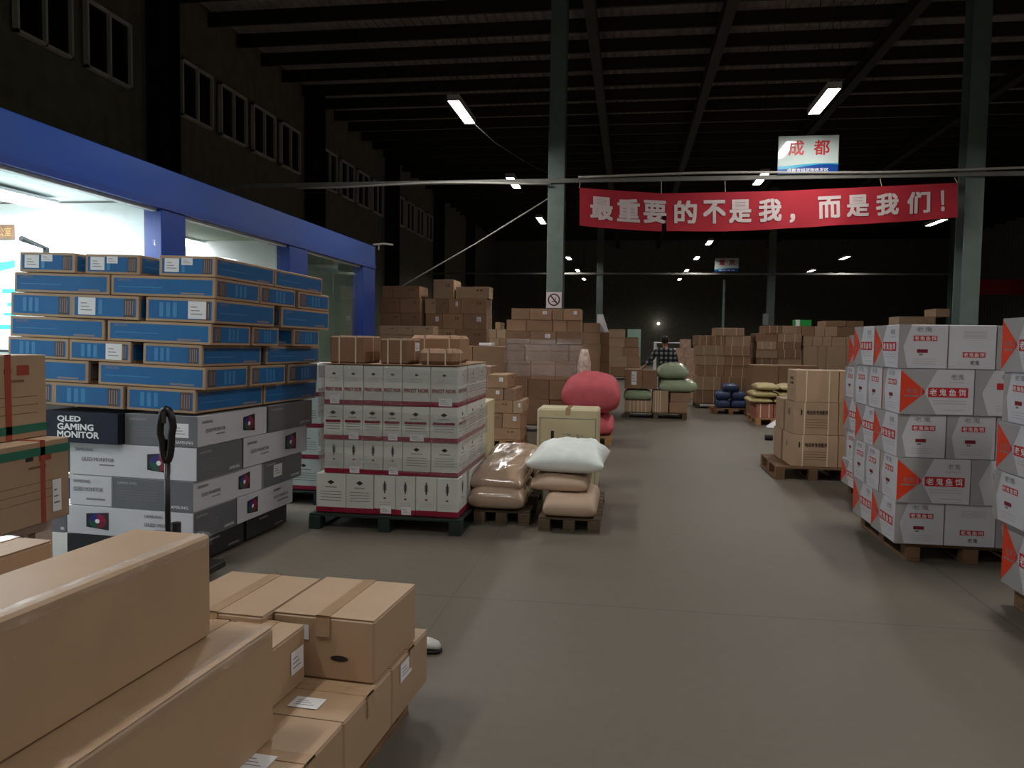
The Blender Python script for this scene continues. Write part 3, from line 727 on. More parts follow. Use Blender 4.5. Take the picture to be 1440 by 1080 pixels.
# ------------------------------------------------------------------ pallet jack in front of the stack
def pallet_jack():
    b = at_y(236, 745, 4.42); x, y = b.x, b.y
    top = at_y(233, 572, 4.42).z
    o = empty('pallet_jack', (x, y, 0), 'black hand pallet jack with upright loop handle before the blue monitor stack', 'pallet jack')
    m = MB(); m.tube([(.005, 0, .12), (.0, 0, .5), (0, 0, top-.34)], .017, BLACKP, 10)
    m.obj('handle_shaft', o, True)
    m = MB(); n = 20; pts = []
    for i in range(n+1):
        a = -math.pi/2 + 2*math.pi*i/n
        r = .046 if math.sin(a) > 0 else .032
        pts.append((r*math.cos(a), 0, top-.17+.165*math.sin(a)*(1 if math.sin(a) < 0 else .95)))
    m.tube(pts, .023, BLACKP, 8); m.box(-.03, .03, -.012, .012, top-.06, top-.01, BLACKP, .006); m.box(-.012, .012, -.01, .01, top-.33, top-.2, BLACKP, .004)
    m.obj('handle_loop', o, True)
    m = MB(); m.box(-.012, .012, -.035, -.02, top-.1, top-.03, STEELD, .004); m.obj('release_lever', o)
    m = MB(); m.box(-.1, .1, .02, .16, .06, .3, BLACKP, .02); m.tube([(0, .09, .3), (0, .09, .42)], .03, STEELD, 10); m.obj('pump_body', o)
    for sx in (-1, 1):
        m = MB(); m.tube([(sx*.02, .04, .08), (sx*.075, .04, .08)], .08, RUBBER, 16); m.obj('wheel', o, True)
    for sx in (-1, 1):
        m = MB(); m.box(sx*.13-.06, sx*.13+.06, .15, .36, .07, .12, BLACKP, .01); m.obj('fork', o)
    m = MB(); m.box(-.19, .19, .13, .16, .07, .2, BLACKP, .008); m.obj('fork_carriage', o)
pallet_jack()

# ------------------------------------------------------------------ brown cartons with red tape by the office
def old_cartons():
    X = -2.84; Yf = 3.92; g = 'old cartons before the blue stack'
    def z(px, py): return at_y(px, py, Yf).z
    z1, z2, z3 = z(65, 498), z(80, 613), z(97, 724)
    x1, x2, x3 = at_y(65, 550, Yf).x, at_y(97, 660, Yf).x, at_y(74, 740, Yf).x
    carton('cardboard_carton', 'brown carton with red tape and green band, topmost before the blue cartons', 'carton', flat(x1-.5, x1, Yf-.62, Yf, z2+.002), .5, .62, z1-z2-.004, CARDD if 0 else CARD, st_old, g, straps=[('y', .56, REDTAPE, .02), ('z', .12, GREENTAPE, .022)])
    carton('cardboard_carton', 'brown carton with red tape, green band and pink slip, second from top', 'carton', flat(x2-.55, x2, Yf-.66, Yf, z3+.002), .55, .66, z2-z3-.004, CARD, st_old, g, sticker=[('r', .8, .1, .9, .5)], straps=[('y', .7, REDTAPE, .016), ('z', .88, GREENTAPE, .022)])
    carton('cardboard_carton', 'pale pinkish carton low under the red taped brown cartons', 'carton', flat(x3-.5, x3, Yf-.66, Yf, z3-.33), .5, .66, .33-.002, mat('pale pink carton', (196, 176, 164), .55, namt=.04), st_marks, g)
    carton('cardboard_carton', 'brown carton at the foot of the old taped stack, mostly hidden', 'carton', flat(x3-.52, x3, Yf-.66, Yf, .131), .52, .66, z3-.33-.133, CARD, st_plain, g)
    pallet(x3-.6, x3+.04, Yf-.7, Yf+.03, 'wooden pallet under the red taped brown cartons', WOODD)
old_cartons()

# ------------------------------------------------------------------ long cartons close to the viewer
def near_cartons():
    g = 'plain cartons heaped close to the viewer'
    NF = Frame((0, 0, 0), yaw=-4.0)
    def P(n, lb, x0, x1, y0, y1, z0, z1, m=CARDF, **k):
        st = k.pop('style', st_plain)
        return carton(n, lb, 'carton', flat(x0, x1, y0, y1, z0+.001, NF), x1-x0, y1-y0, z1-z0-.002-(.004 if k.get('flaps') else 0), m, st, g, bev=.008, **k)
    pallet(-2.2, -1.12, .65, 1.9, 'wooden pallet under the long plain cartons, near half', WOODM, M=NF.M); pallet(-2.2, -1.12, 1.94, 3.1, 'wooden pallet under the plain cartons beside the shoe', WOODM, M=NF.M)
    z0, z1, z2 = .13, .36, .715
    c = 'cardboard_carton'
    P(c, 'flat brown carton with white label on its side, bottom layer nearest the shoe', -1.65, -1.047, 2.715, 3.128, z0, z1, flaps=True, tape='x', sticker=[('r', .2, .6, .5, .92)])
    P(c, 'flat brown carton with white label on its lid, below the boxes with dark front', -1.65, -1.047, 2.29, 2.71, z0, z1, flaps=True, tape='x', sticker=[('t', .62, .12, .8, .3)])
    P(c, 'flat brown carton with white label on its lid, bottom layer at the picture edge', -1.65, -1.047, 1.82, 2.286, z0, z1, flaps=True, tape='x', sticker=[('t', .66, .3, .84, .48)])
    P(c, 'hidden brown carton at the near end of the bottom layer', -1.65, -1.047, 1.3, 1.816, z0, z1)
    P(c, 'hidden brown carton at the very near end of the bottom layer', -1.65, -1.047, .7, 1.296, z0, z1)
    for i, (a, b) in enumerate(((.7, 1.48), (1.485, 2.28), (2.285, 3.05))):
        P(c, ['brown carton in the bottom layer on the office side, nearest', 'brown carton in the bottom layer on the office side, middle', 'brown carton in the bottom layer on the office side, farthest'][i], -2.22, -1.665, a, b, z0, z1)
    P(c, 'brown carton with dark front and hand hole, on top of the heap by the aisle', -1.45, -1.056, 2.562, 3.0, z1, .595, flaps=True, tape='y', sticker=[('f', .1, .62, .36, .86)], style=st_hole)
    P(c, 'brown carton with taped lid, left of the one with the hand hole', -1.87, -1.458, 2.5, 2.96, z1, .597, flaps=True, tape='y')
    P(c, 'brown carton with half open flap before the taped lids', -1.82, -1.57, 2.15, 2.495, z1, .56, flaps=True)
    P(c, 'narrow brown carton with small label, behind the lower long carton', -1.56, -1.31, 2.15, 2.535, z1, .57, flaps=True, tape='y', sticker=[('r', .72, .3, .95, .7)])
    P('long_carton', 'lower long brown carton with shiny tape at its end, under the upper long carton', -1.565, -1.212, .66, 2.143, z1, z2, flaps=True, tape='y')
    P(c, 'brown carton propping the long cartons on the office side', -2.2, -1.575, .75, 2.14, z1, z2)
    P('long_carton', 'upper long brown carton with crinkled tape along its edge', -1.6, -1.345, .6, 2.02, z2+.001, 1.02)
    P(c, 'brown carton at the picture edge, left of the upper long carton', -2.18, -1.89, .9, 2.02, z2+.001, .965, flaps=True, tape='y')
def st_hole(F, long, k):
    if k == 'f': F.pg([(.66+.09*math.cos(a)*(1 if abs(math.cos(a)) > .5 else 1), .36+.05*math.sin(a)) for a in [i*math.pi/6 for i in range(12)]], INK)
near_cartons()
# crinkled tape laid along the long carton's top edge
up = [o for o in COL.objects if o.name.startswith('long_carton')]
for o, (wd, d, h) in ((up[0], (.353, 1.483, .349)), (up[1], (.255, 1.42, .302))):
    mb = MB(); x = wd/2; n = 60; vs = []
    for i in range(n+1):
        y = -d/2+d*i/n
        for k, (a, b) in enumerate(((-.034, .004), (-.02, .004), (-.006, .0055), (.004, -.004), (.004, -.016), (.004, -.03))):
            j = noise.noise(Vector((y*14, k*.9, h)))*.0035
            vs.append((x+a+(j if k > 3 else 0)*.6+(.002 if k > 2 else 0), y, h+b+(abs(j) if k < 3 else 0)+.001+(.004 if wd > .3 and k < 4 else 0)))
    mb.add(vs, [(i*6+k, i*6+k+1, i*6+k+7, i*6+k+6) for i in range(n) for k in range(5)], CTAPE)
    mb.obj('packing_tape', o, True)

# shoe
def shoe():
    p = at_z(598, 917); o = empty('shoe', (p.x-.06, p.y+.02, 0), 'dark shoe with a pale shiny toe on the floor beside the flat cartons', 'shoe')
    o.rotation_euler = (0, 0, R(-6))
    def loft(secs, m, name, n=14):
        mb = MB(); vs = []; fs = []
        for (x, w, z0, h) in secs:
            for k in range(n):
                a = 2*math.pi*k/n; c, s_ = math.cos(a), math.sin(a)
                vs.append((x, w*math.copysign(abs(c)**.7, c), z0+h*(.5+.5*math.copysign(abs(s_)**.8, s_))))
        for i in range(len(secs)-1):
            for k in range(n): fs.append((i*n+k, i*n+(k+1) % n, (i+1)*n+(k+1) % n, (i+1)*n+k))
        fs.append(tuple(range(n))[::-1]); fs.append(tuple((len(secs)-1)*n+k for k in range(n)))
        mb.add(vs, fs, m); return mb.obj(name, o, True)
    loft([(-.14, .03, 0, .022), (-.12, .036, 0, .024), (0, .038, 0, .022), (.09, .046, 0, .022), (.13, .036, .002, .02), (.145, .014, .006, .014)], RUBBER, 'sole')
    loft([(-.138, .026, .02, .07), (-.11, .034, .02, .085), (-.03, .035, .02, .075), (.03, .038, .02, .055)], mat('dark shoe leather', (40, 38, 40), .4), 'upper')
    loft([(.03, .038, .02, .054), (.08, .044, .02, .045), (.12, .034, .02, .034), (.138, .014, .02, .02)], mat('pale toe cap', (196, 196, 190), .3), 'toe_cap')
    mb = MB()
    for i in range(4): mb.tube([(-.05+.02*i, -.02, .092-.006*i), (-.045+.02*i, .02, .092-.006*i)], .003, WHITEINK, 5)
    mb.obj('lace', o)
shoe()

def fold(x, y, z, seed, lam=.05):
    """depth of the small pulled folds of stretched film"""
    p = noise.noise(Vector((x*4, y*4, z*3+seed*7)))
    return .004*max(0, .35+p)*(1+math.sin(2*math.pi*z/lam+8*noise.noise(Vector((x*2.3, y*2.3, seed*3.3+z*2)))))
# ------------------------------------------------------------------ liquor cartons on the pallet in the middle left
def wine():
    Y = 6.2; F = FLAT(Y); ST = 'the wrapped liquor pallet'; g = 'white and red liquor cartons'
    z = [F.front(545, p).z for p in (514, 571, 621, 669, 722)]
    cols = [[454, 481, 509, 537, 564, 604, 643], [453, 480, 508, 536, 563, 603, 643], [454, 481, 509, 537, 564, 604, 643], [444, 486, 525, 556, 584, 614, 644]]
    sty = [[st_winetop]*6, [st_wine3]*6, [st_wine2, st_wine2, st_wine2, st_wine2, st_wine, st_wine], [st_wine, st_wine, st_wine2, st_wine2, st_wine2, st_wine2]]
    bar = {(1, 1), (1, 3), (1, 4), (2, 1), (2, 3), (3, 2), (3, 3), (0, 0), (0, 5)}
    rn = ['top', 'second', 'third', 'bottom']
    zp = .135; XS = F.front(643, 640).x
    for i in range(4):
        xs = [F.front(p, (514+571)/2 if i == 0 else 600+48*(i-1)).x for p in cols[i]]
        z1, z0 = z[i], (z[i+1] if i < 3 else zp)
        for j in range(6):
            yy = Y+(.0 if i == 3 else .03)+random.uniform(0, .012)
            st = [('f', .3, .02, .8, .22)] if (i, j) in bar else None
            carton('liquor_carton', f'white liquor carton with {"barcode label" if st else "red band"}, {ordn(j, 6)}, {rn[i]} row, wrapped liquor pallet', 'carton', flat(xs[j]+.002, xs[j+1]-.002, yy, yy+.36, z0+.001), xs[j+1]-xs[j]-.004, .36, z1-z0-.004, WINEC, sty[i][j], g, sticker=st)
        # aisle side, two more cartons deep
        for k in range(2):
            y0 = Y+.41+.42*k; x1 = XS+(.02 if i == 3 else .0)
            carton('liquor_carton', f'white liquor carton, {["second", "farthest"][k]} back on aisle side, {rn[i]} row, wrapped liquor pallet', 'carton', flat(x1-.34, x1, y0, y0+.415, z0+.001), .34, .415, z1-z0-.004, WINEC, st_wine, g)
    x0, x1 = F.front(438, 735).x, F.front(650, 735).x
    # filler cartons at the back so the pile is a pile
    pallet(x0, x1, Y-.06, Y+1.3, 'dark green pallet under the wrapped liquor cartons', PALLETG)
    # dark lid sheet
    mb = MB(); mb.box(F.front(452, 540).x, F.front(644, 540).x, Y+.02, Y+1.26, z[0]+.002, z[0]+.01, CARDD, .002)
    tag(mb.obj('cardboard_sheet'), 'brown cardboard sheet lying on top of the liquor cartons', 'sheet')
    # wrap: crinkled bands of film round the load
    o = empty('stretch_wrap', ((F.front(452, 540).x+F.front(644, 540).x)/2, Y+.6, zp), 'clear crinkled plastic film wound round the liquor cartons', 'plastic wrap')
    XA, XB = min(F.front(452, y_).x for y_ in (540, 600))-.022, max(F.front(644, y_).x for y_ in (530, 600, 690))+.03
    cx = (XA+XB)/2
    for bi, (za, zb, slope) in enumerate(((1.36, 1.24, -.02), (1.19, 1.05, .03), (1.0, .9, -.05), (.84, .7, .03), (.62, .5, -.04))):
        mb = MB(); vs = []; n = 90; m = 27
        path = [(XA, Y+1.0)]+[(XA, Y+.015)]+[(XA+(XB-XA)*i/n, Y+.01) for i in range(1, n)]+[(XB, Y+.015)]+[(XB, Y+.06*i) for i in range(1, 21)]
        for i, (x, y) in enumerate(path):
            for k in range(m):
                t = k/(m-1); zz = za+(zb-za)*t+slope*(x-cx)+.02*noise.noise(Vector((x*3, y*3, bi*5.1)))
                off = fold(x, y, zz, bi)
                vs.append((x-cx+(off if x >= XB-.001 else (-off if x <= XA+.001 else 0)), y-(off if XA+.001 < x < XB-.001 else 0)-(Y+.6), zz-zp))
        mb.add(vs, [(i*m+k, (i+1)*m+k, (i+1)*m+k+1, i*m+k+1) for i in range(len(path)-1) for k in range(m-1)], WRAP)
        mb.obj('film_band', o, True)
    # tied parcels on top
    zt = z[0]+.011
    gp = 'tied brown parcels on the liquor cartons'
    for (px0, px1, py, d, yo, lb, m, sk) in ((464, 513, 472, .42, .06, 'brown tied parcel with two pale straps, leftmost on top of the liquor cartons', CARDR, None),
                                       (535, 574, 476, .4, .06, 'brown tied parcel with pale straps, in the middle on the liquor cartons', CARDR, [('r', .5, .5, .85, .85)]),
                                       (588, 640, 491, .36, .05, 'low rounded brown parcel with pale straps, rightmost on the liquor cartons', CARDD, None),
                                       (577, 651, 471, .3, .62, 'wide brown parcel with pale straps behind the low rounded parcel', CARDD, None)):
        a, b = F.front(px0, 500, yo), F.front(px1, 500, yo); h = F.front(px0, py, yo).z-zt
        carton('tied_parcel', lb, 'parcel', flat(a.x, b.x, Y+yo, Y+yo+d, zt), b.x-a.x, d, h, m, st_plain, gp, bev=.03 if 'rounded' in lb else .012, straps=[('x', .27, STRAP, .006), ('x', .74, STRAP, .006)]+([('y', .5, STRAP, .006)] if d > .35 else []), sticker=sk)
    # another liquor pallet behind the blue stack
    Yb = 7.05; xr = at_y(452, 680, Yb).x
    zb = [1.34, 1.04, .74, .44, .14]
    for i in range(4):
        for k in range(2):
            carton('liquor_carton', f'white liquor carton with red band, {["front", "rear"][k]} {rn[i]} row, liquor pile behind the blue stack', 'carton', flat(xr-.36, xr, Yb+.42*k, Yb+.42*k+.41, zb[i+1]), .36, .41, zb[i]-zb[i+1]-.003, WINEC, st_wine, 'liquor cartons behind the blue stack')
        carton('liquor_carton', f'white liquor carton with red band, leftmost {rn[i]} row, liquor pile behind the blue stack', 'carton', flat(xr-.74, xr-.37, Yb, Yb+.41, zb[i+1]), .37, .41, zb[i]-zb[i+1]-.003, WINEC, st_wine, 'liquor cartons behind the blue stack')
    pallet(xr-.9, xr+.03, Yb-.03, Yb+.9, 'dark pallet under the liquor cartons behind the blue stack', PALLETG)
    # tall thin carton behind
    p0, p1 = at_y(664, 620, 7.75), at_y(682, 620, 7.75); zt2 = at_y(675, 566, 7.75).z
    carton('cardboard_carton', 'tall narrow buff carton standing behind the wrapped liquor pallet', 'carton', flat(p0.x-.1, p1.x, 7.75, 8.3, 0), p1.x-p0.x+.1, .55, zt2, CARDY, st_plain)
wine()

# ------------------------------------------------------------------ white bait cartons on the right
def bait():
    g = 'white and orange bait cartons'
    def C(lb, x0, x1, y0, y1, z0, z1, st=st_bait): return carton('bait_carton', lb, 'carton', flat(x0+.003, x1-.003, y0+.003, y1-.003, z0+.001), x1-x0-.006, y1-y0-.006, z1-z0-.004, WHITEC, st, g)
    # middle stack
    Y = 6.05; F = FLAT(Y); S = 'the white bait stack'
    zs = [F.front(1300, p).z for p in (456, 518.5, 583, 644.5, 708, 770)]; zs[-1] = .135
    rows = [(1263, 1334, 1402, 1472), (1265, 1370, 1473), (1262, 1332, 1402, 1472), (1261, 1366, 1470), (1259, 1330, 1403, 1472)]
    rn = ['top', 'second', 'middle', 'fourth', 'bottom']
    for i, r in enumerate(rows):
        xs = [F.front(p, (456+62*i)+30).x for p in r]
        long = len(r) == 3
        sh = (0, -.01, .012, .0, .02)[i]
        for j in range(len(xs)-1):
            dy = .4 if long else .56
            lb = f'white bait carton, {"orange arrow side" if long else "narrow end"} showing, {ordn(j, len(xs)-1)}, {rn[i]} row, middle bait stack'
            C(lb, xs[j], xs[j+1], Y+sh, Y+sh+dy, zs[i+1], zs[i], st_baittext if (i, j) in ((0, 1), (4, 1)) else (st_baitend if long and j == 1 else st_bait))
        # aisle side
        y = Y+sh+(.4 if long else .56); k = 0
        L = [.39, .39] if long else [.56]
        for d in L:
            wd = .58 if long else .4
            C(f'white bait carton, {["second", "third"][k]} back on aisle side, {rn[i]} row, middle bait stack', xs[0]+random.uniform(-.01, .02), xs[0]+wd, y, y+d, zs[i+1], zs[i]); y += d; k += 1
    pallet(xs[0]+.1, xs[-1]-.02, Y+.05, Y+1.2, 'wooden pallet under the middle white bait stack', WOODM)
    # stack behind
    Yb = 7.62; x0 = at_y(1186, 600, 8.7).x
    zb = [1.7, 1.37, 1.05, .72, .4, .135]
    for i in range(5):
        long = i % 2 == 0
        L = [.4, .4, .38] if not long else [.56, .58]
        y = Yb
        for k, d in enumerate(L):
            C(f'white bait carton, {["nearest", "second", "third"][k]} along the aisle, {rn[i]} row, bait stack farther back', x0+(.03 if i in (0, 3) else 0)+.01*k, x0+(.58 if not long else .4), y, y+d, zb[i+1], zb[i]); y += d
    pallet(x0+.1, x0+1.0, Yb+.02, Yb+1.2, 'wooden pallet under the white bait stack farther back', WOODD)
    # nearest stack
    x0 = at_y(1403, 640, 5.2).x; yf = 5.22
    zn = [at_y(1404, p, 5.2).z for p in (447, 522, 592, 660, 728, 793)]; zn[-1] = .135
    off = (0.0, .02, 0, -.01, .06)
    for i in range(5):
        long = i % 2 == 0
        L = [.57, .57] if long else [.4, .4, .38]
        y = yf
        for k, d in enumerate(L):
            C(f'white bait carton, {["farthest", "second", "nearest"][k] if len(L) == 3 else ["farther", "nearer"][k]} in {rn[i]} row of bait stack at picture edge', x0+off[i], x0+off[i]+(.4 if long else .57), y-d, y, zn[i+1], zn[i]); y -= d
    pallet(x0+.12, x0+1.1, yf-1.2, yf-.05, 'wooden pallet under the white bait stack at the picture edge', WOODM)
bait()

# ------------------------------------------------------------------ sacks
def sack(name, label, cat, x0, x1, y0, y1, z0, h, m, group=None, px=3.4, py=3.0, wr=.02, rx=0, ry=0, rz=0, seed=0, ears=.0, flat_b=.42, parent=None, n=26):
    w, d = x1-x0, y1-y0; mb = MB(); top = []; bot = []
    def vert(u, v, s):
        t = max(0, 1-abs(u)**px)**.5*max(0, 1-abs(v)**py)**.5
        ex = 1+ears*(abs(u)*abs(v))**3
        pin = 1-.05*(1-v*v)*0-.03*abs(v)**4
        x = w/2*u*pin*ex; y = d/2*v*(1-.04*(1-u*u)*0)*ex
        q = Vector((x*5+seed*3.1, y*5, s*2+seed))
        nz = noise.noise(q)*wr+noise.noise(q*2.7)*wr*.6+noise.noise(q*6)*wr*.3
        z = h*flat_b + (h*(1-flat_b)*t if s > 0 else -h*flat_b*t**.6) + nz*(t if s > 0 else .0) + noise.noise(Vector((x*4, y*4, seed)))*h*.02*(1-t)
        return (x+nz*.35*t, y+nz*.35*t, z)
    vs = []
    g = [-1+2*i/n for i in range(n+1)]
    g = [math.copysign(1-(1-abs(a))**1.5, a) for a in g]
    for s in (1, -1):
        for v in g:
            for u in g: vs.append(vert(u, v, s))
    K = (n+1)*(n+1); fs = []
    for j in range(n):
        for i in range(n):
            a = j*(n+1)+i; fs.append((a, a+1, a+n+2, a+n+1)); fs.append((K+a, K+a+n+1, K+a+n+2, K+a+1))
    edge = lambda i, j: i in (0, n) or j in (0, n)
    same = {K+j*(n+1)+i: j*(n+1)+i for j in range(n+1) for i in range(n+1) if edge(i, j)}     # both skins share the seam
    fs = [tuple(same.get(a, a) for a in f) for f in fs]
    used = sorted({a for f in fs for a in f}); ren = {a: k for k, a in enumerate(used)}
    vs = [vs[a] for a in used]; fs = [tuple(ren[a] for a in f) for f in fs]
    mb.add(vs, fs, m)
    o = mb.obj(name, parent, True)
    o.matrix_world = Matrix.Translation(((x0+x1)/2, (y0+y1)/2, z0)) @ Matrix.Rotation(R(rz), 4, 'Z') @ Matrix.Rotation(R(rx), 4, 'X') @ Matrix.Rotation(R(ry), 4, 'Y')
    if label: tag(o, label, cat, group)
    return o

def sacks_middle():
    g = 'sacks on the low pallet in the middle'
    X = lambda px, Y: at_y(px, 700, Y).x
    pallet(X(662, 6.5), X(742, 6.5), 6.62, 7.75, 'dark low pallet under the glossy brown sacks', WOODD, .12)
    pallet(X(757, 6.45), X(845, 6.6), 6.46, 7.75, 'dark low pallet under the white woven sack', WOODD, .12)
    a = sack('paper_sack', 'brown plastic covered sack at the bottom, beside the liquor pallet', 'sack', X(661, 6.7), X(740, 6.7), 6.56, 7.44, .12, .23, SACKBP, g, px=6, py=6, seed=1, wr=.015)
    b = sack('paper_sack', 'large glossy brown sack sloping upward on top of the left pile', 'sack', X(667, 6.85)+.02, X(739, 6.85)+.03, 6.62, 7.72, .35, .19, SACKBP, g, px=5, py=5, seed=2, rx=9, wr=.025, rz=-3)
    sack('paper_sack', 'brown sack propping up the glossy sloping sack from behind', 'sack', X(672, 6.85), X(742, 6.85), 7.46, 8.1, .12, .33, SACKB, g, px=5, py=5, seed=3)
    sack('paper_sack', 'flat brown sack lowest and nearest under the white woven sack', 'sack', X(764, 6.55), X(840, 6.5), 6.42, 7.3, .12, .17, SACKB, g, px=7, py=7, seed=4, wr=.012)
    sack('paper_sack', 'brown sack squeezed directly beneath the white woven sack', 'sack', X(747, 6.8), X(828, 6.8), 6.68, 7.5, .28, .145, SACKB, g, px=5, py=6, seed=5)
    sack('woven_sack', 'plump white woven sack on top of the brown sacks', 'sack', X(749, 6.95), X(848, 6.95), 6.74, 7.62, .415, .27, SACKW, None, px=3.4, py=3.0, seed=6, wr=.04, ears=.12, rz=-2)
    p0, p1 = at_y(755, 600, 8.4), at_y(842, 600, 8.4); zt = at_y(800, 575, 8.4).z
    carton('cardboard_carton', 'large buff carton with printed frame standing behind the white sack', 'carton', flat(p0.x, p1.x, 8.4, 8.85, 0), p1.x-p0.x, .45, zt, CARDY, st_beige, bev=.02, tape='y', sticker=[('t', .68, .0, .78, .9)] if 0 else None)
    # red sacks farther along
    q0, q1 = at_y(790, 570, 12), at_y(870, 570, 12)
    pallet(q0.x-.02, q1.x-.1, 12.0, 13.0, 'orange brown wooden pallet under the red sacks', WOOD)
    sack('red_sack', 'lower crumpled red sack on the wooden pallet', 'sack', q0.x+.05, q1.x-.07, 12.05, 13.0, .13, .32, SACKR, 'red sacks', px=4, py=4, seed=8, wr=.06)
    sack('red_sack', 'huge bulging red sack on top of its pallet by the aisle', 'sack', q0.x-.02, q1.x+.02, 11.95, 13.0, .46, .65, SACKR, 'red sacks', px=2.8, py=2.6, seed=9, wr=.04, flat_b=.45)
    # pale crumpled bundle
    r0, r1 = at_y(814, 510, 13.5), at_y(831, 510, 13.5); zt = at_y(822, 491, 13.5).z
    mb = MB(); n = 14; vs = []; fs = []
    for i in range(19):
        t = i/18
        for k in range(n):
            a = 2*math.pi*k/n; rr = (.11+.025*noise.noise(Vector((k*.9, i*.5, 3))))*(1-.5*max(0, t-.85)/.15)*(1.0 if t > .05 else .8)
            vs.append((rr*math.cos(a), rr*1.2*math.sin(a), zt*t))
    for i in range(18):
        for k in range(n): fs.append((i*n+k, i*n+(k+1) % n, (i+1)*n+(k+1) % n, (i+1)*n+k))
    fs.append(tuple(range(n))[::-1]); fs.append(tuple(18*n+k for k in range(n)))
    mb.add(vs, fs, mat('speckled pale wrap', (206, 186, 172), .5, namt=.35, nscale=14)); o = mb.obj('wrapped_roll', None, True, ((r0.x+r1.x)/2, 13.35, 0))
    tag(o, 'pale speckled wrapped roll standing upright behind the red sack', 'roll')
sacks_middle()

# ------------------------------------------------------------------ stacks farther back, left of the aisle
def back_left():
    # small stack on its pallet
    G = grid_stack
    G('low pile behind the liquor cartons', 11.3, .75, [(527, 546, [685, 714]), (546, 563, [682, 708, 726]), (563, 581, [681, 721, 735]), (581, 602, [682, 706, 732]), (602, 621, [682, 732])], CARD, st_marks, base='pallet', pm=WOOD, bodies=[CARD, CARDD], stickers=.6, seed=3)
    G('pile right behind the liquor pallet', 12.4, .6, [(515, 536, [664, 690]), (536, 560, [662, 684])], CARDF, st_plain, base='floor', seed=4, stickers=.5)
    G('broad cartons left of the wrapped stack', 14.2, .7, [(487, 522, [648, 664, 711]), (522, 560, [650, 680, 712])], CARDD, st_plain, base='floor', seed=5)
    o = carton('paper_stack', 'white papers lying on the broad carton left of the wrapped stack', 'papers', flat(at_y(673, 484, 14.3).x, at_y(691, 484, 14.3).x, 14.35, 14.7, at_y(680, 486, 14.2).z), at_y(691, 484, 14.3).x-at_y(673, 484, 14.3).x, .35, .05, PAPER)
    G('odd pile between two tall stacks', 15.7, .6, [(453, 463, [696, 703]), (463, 476, [687, 698, 711]), (476, 489, [688, 702, 712])], CARDD, st_plain, base='floor', seed=6, bodies=[CARDD, CARDF])
    # tall film wrapped stack
    F = FLAT(13.5)
    G('the tall film wrapped stack', 13.5, .55, [(434, 450, [719, 745, 776, 792, 817]), (450, 466, [712, 740, 777, 797, 817]), (466, 484, [712, 745, 782, 818]), (484, 508, [712, 738, 772, 800, 819]), (508, 534, [713, 746, 781, 818]), (534, 562, [713, 742, 772, 800, 818]), (562, 600, [714, 738, 772, 798, 817])], CARDR, st_plain, base='pallet', bodies=[CARDD, CARDR, CARDD], seed=7, stickers=.1)
    XA, XB = F.front(712, 500).x-.02, F.front(819, 500).x+.02
    o = empty('stretch_wrap', ((XA+XB)/2, 13.8, .1), 'crinkled clear film wound round the tall brown stack', 'plastic wrap')
    for bi, (za, zb) in enumerate(((1.62, 1.42), (1.4, 1.2), (1.17, .98))):
        mb = MB(); vs = []; n = 80; m = 21
        path = [(XA, 13.9), (XA, 13.48)]+[(XA+(XB-XA)*i/n, 13.475) for i in range(1, n)]+[(XB, 13.48), (XB, 13.7), (XB, 13.9), (XB, 14.06)]
        for (x, y) in path:
            for k in range(m):
                t = k/(m-1); zz = za+(zb-za)*t+.03*noise.noise(Vector((x*2, bi, 1)))
                vs.append((x-(XA+XB)/2, y-2*fold(x, y, zz, bi+4, .09)-13.8, zz-.1))
        mb.add(vs, [(i*m+k, (i+1)*m+k, (i+1)*m+k+1, i*m+k+1) for i in range(len(path)-1) for k in range(m-1)], WRAP); mb.obj('film_band', o, True)
    # tall stacks past the office corner
    G('the dark tied stack at the office corner', 18.2, .8, [(402, 419, [537, 552, 590]), (419, 440, [534, 562, 591]), (440, 459, [534, 564, 591])], CARDR, st_marks, base='floor', bodies=[CARDR], seed=8)
    G('small pale pile before tied stack', 17.3, .5, [(458, 471, [533, 558, 580, 609])], CARDF, st_marks, base='floor', bodies=[CARDF, CARD], seed=9)
    G('the tall stack in the back left', 18.4, .8, [(393, 420, [609, 638]), (420, 441, [597, 613, 630, 648, 684]), (441, 463, [598, 622, 651, 684]), (463, 486, [609, 640, 684])], CARD, st_marks, base='floor', bodies=[CARD, CARDD], seed=10, stickers=.3)
    a, b = at_y(641, 412, 18.5), at_y(688, 412, 18.5); z0, z1 = at_y(660, 420, 18.4).z, at_y(660, 403, 18.4).z
    carton('cardboard_carton', 'wide carton lying on top of the back left stack at its right', 'carton', flat(a.x, b.x, 18.5, 19.0, z0+.01), b.x-a.x, .5, z1-z0-.01, CARDF, st_marks, 'cartons of the tall stack in the back left')
    # behind the wrapped stack
    G('carton column behind the wrapped stack', 16.4, .9, [(454, 468, [820, 843]), (468, 484, [820, 842]), (484, 502, [820, 843]), (502, 522, [820, 842])], CARDD, st_plain, base='pallet', seed=11)
    p = at_y(846, 455, 17.0)
    mb = MB(); a, b = at_y(840, 442, 16.9), at_y(848, 442, 16.9); c, d = at_y(856, 467, 16.9), at_y(839, 467, 16.9)
    pts = [(q.x, q.z) for q in (d, c, b, a)]
    for y in (16.9, 16.94): mb.poly([(x, y, z) for x, z in (pts if y < 16.92 else pts[::-1])], PAPER)
    for i in range(4):
        (xa, za), (xb, zb) = pts[i], pts[(i+1) % 4]; mb.poly([(xa, 16.9, za), (xa, 16.94, za), (xb, 16.94, zb), (xb, 16.9, zb)], PAPER)
    tag(mb.obj('foam_board'), 'slanting white foam board on the cartons behind the wrapped stack', 'board')
    G('the cartons holding the foam board', 17.2, .7, [(467, 486, [841, 857]), (486, 510, [843, 857]), (510, 535, [843, 857])], CARDD, st_plain, base='floor', seed=12)
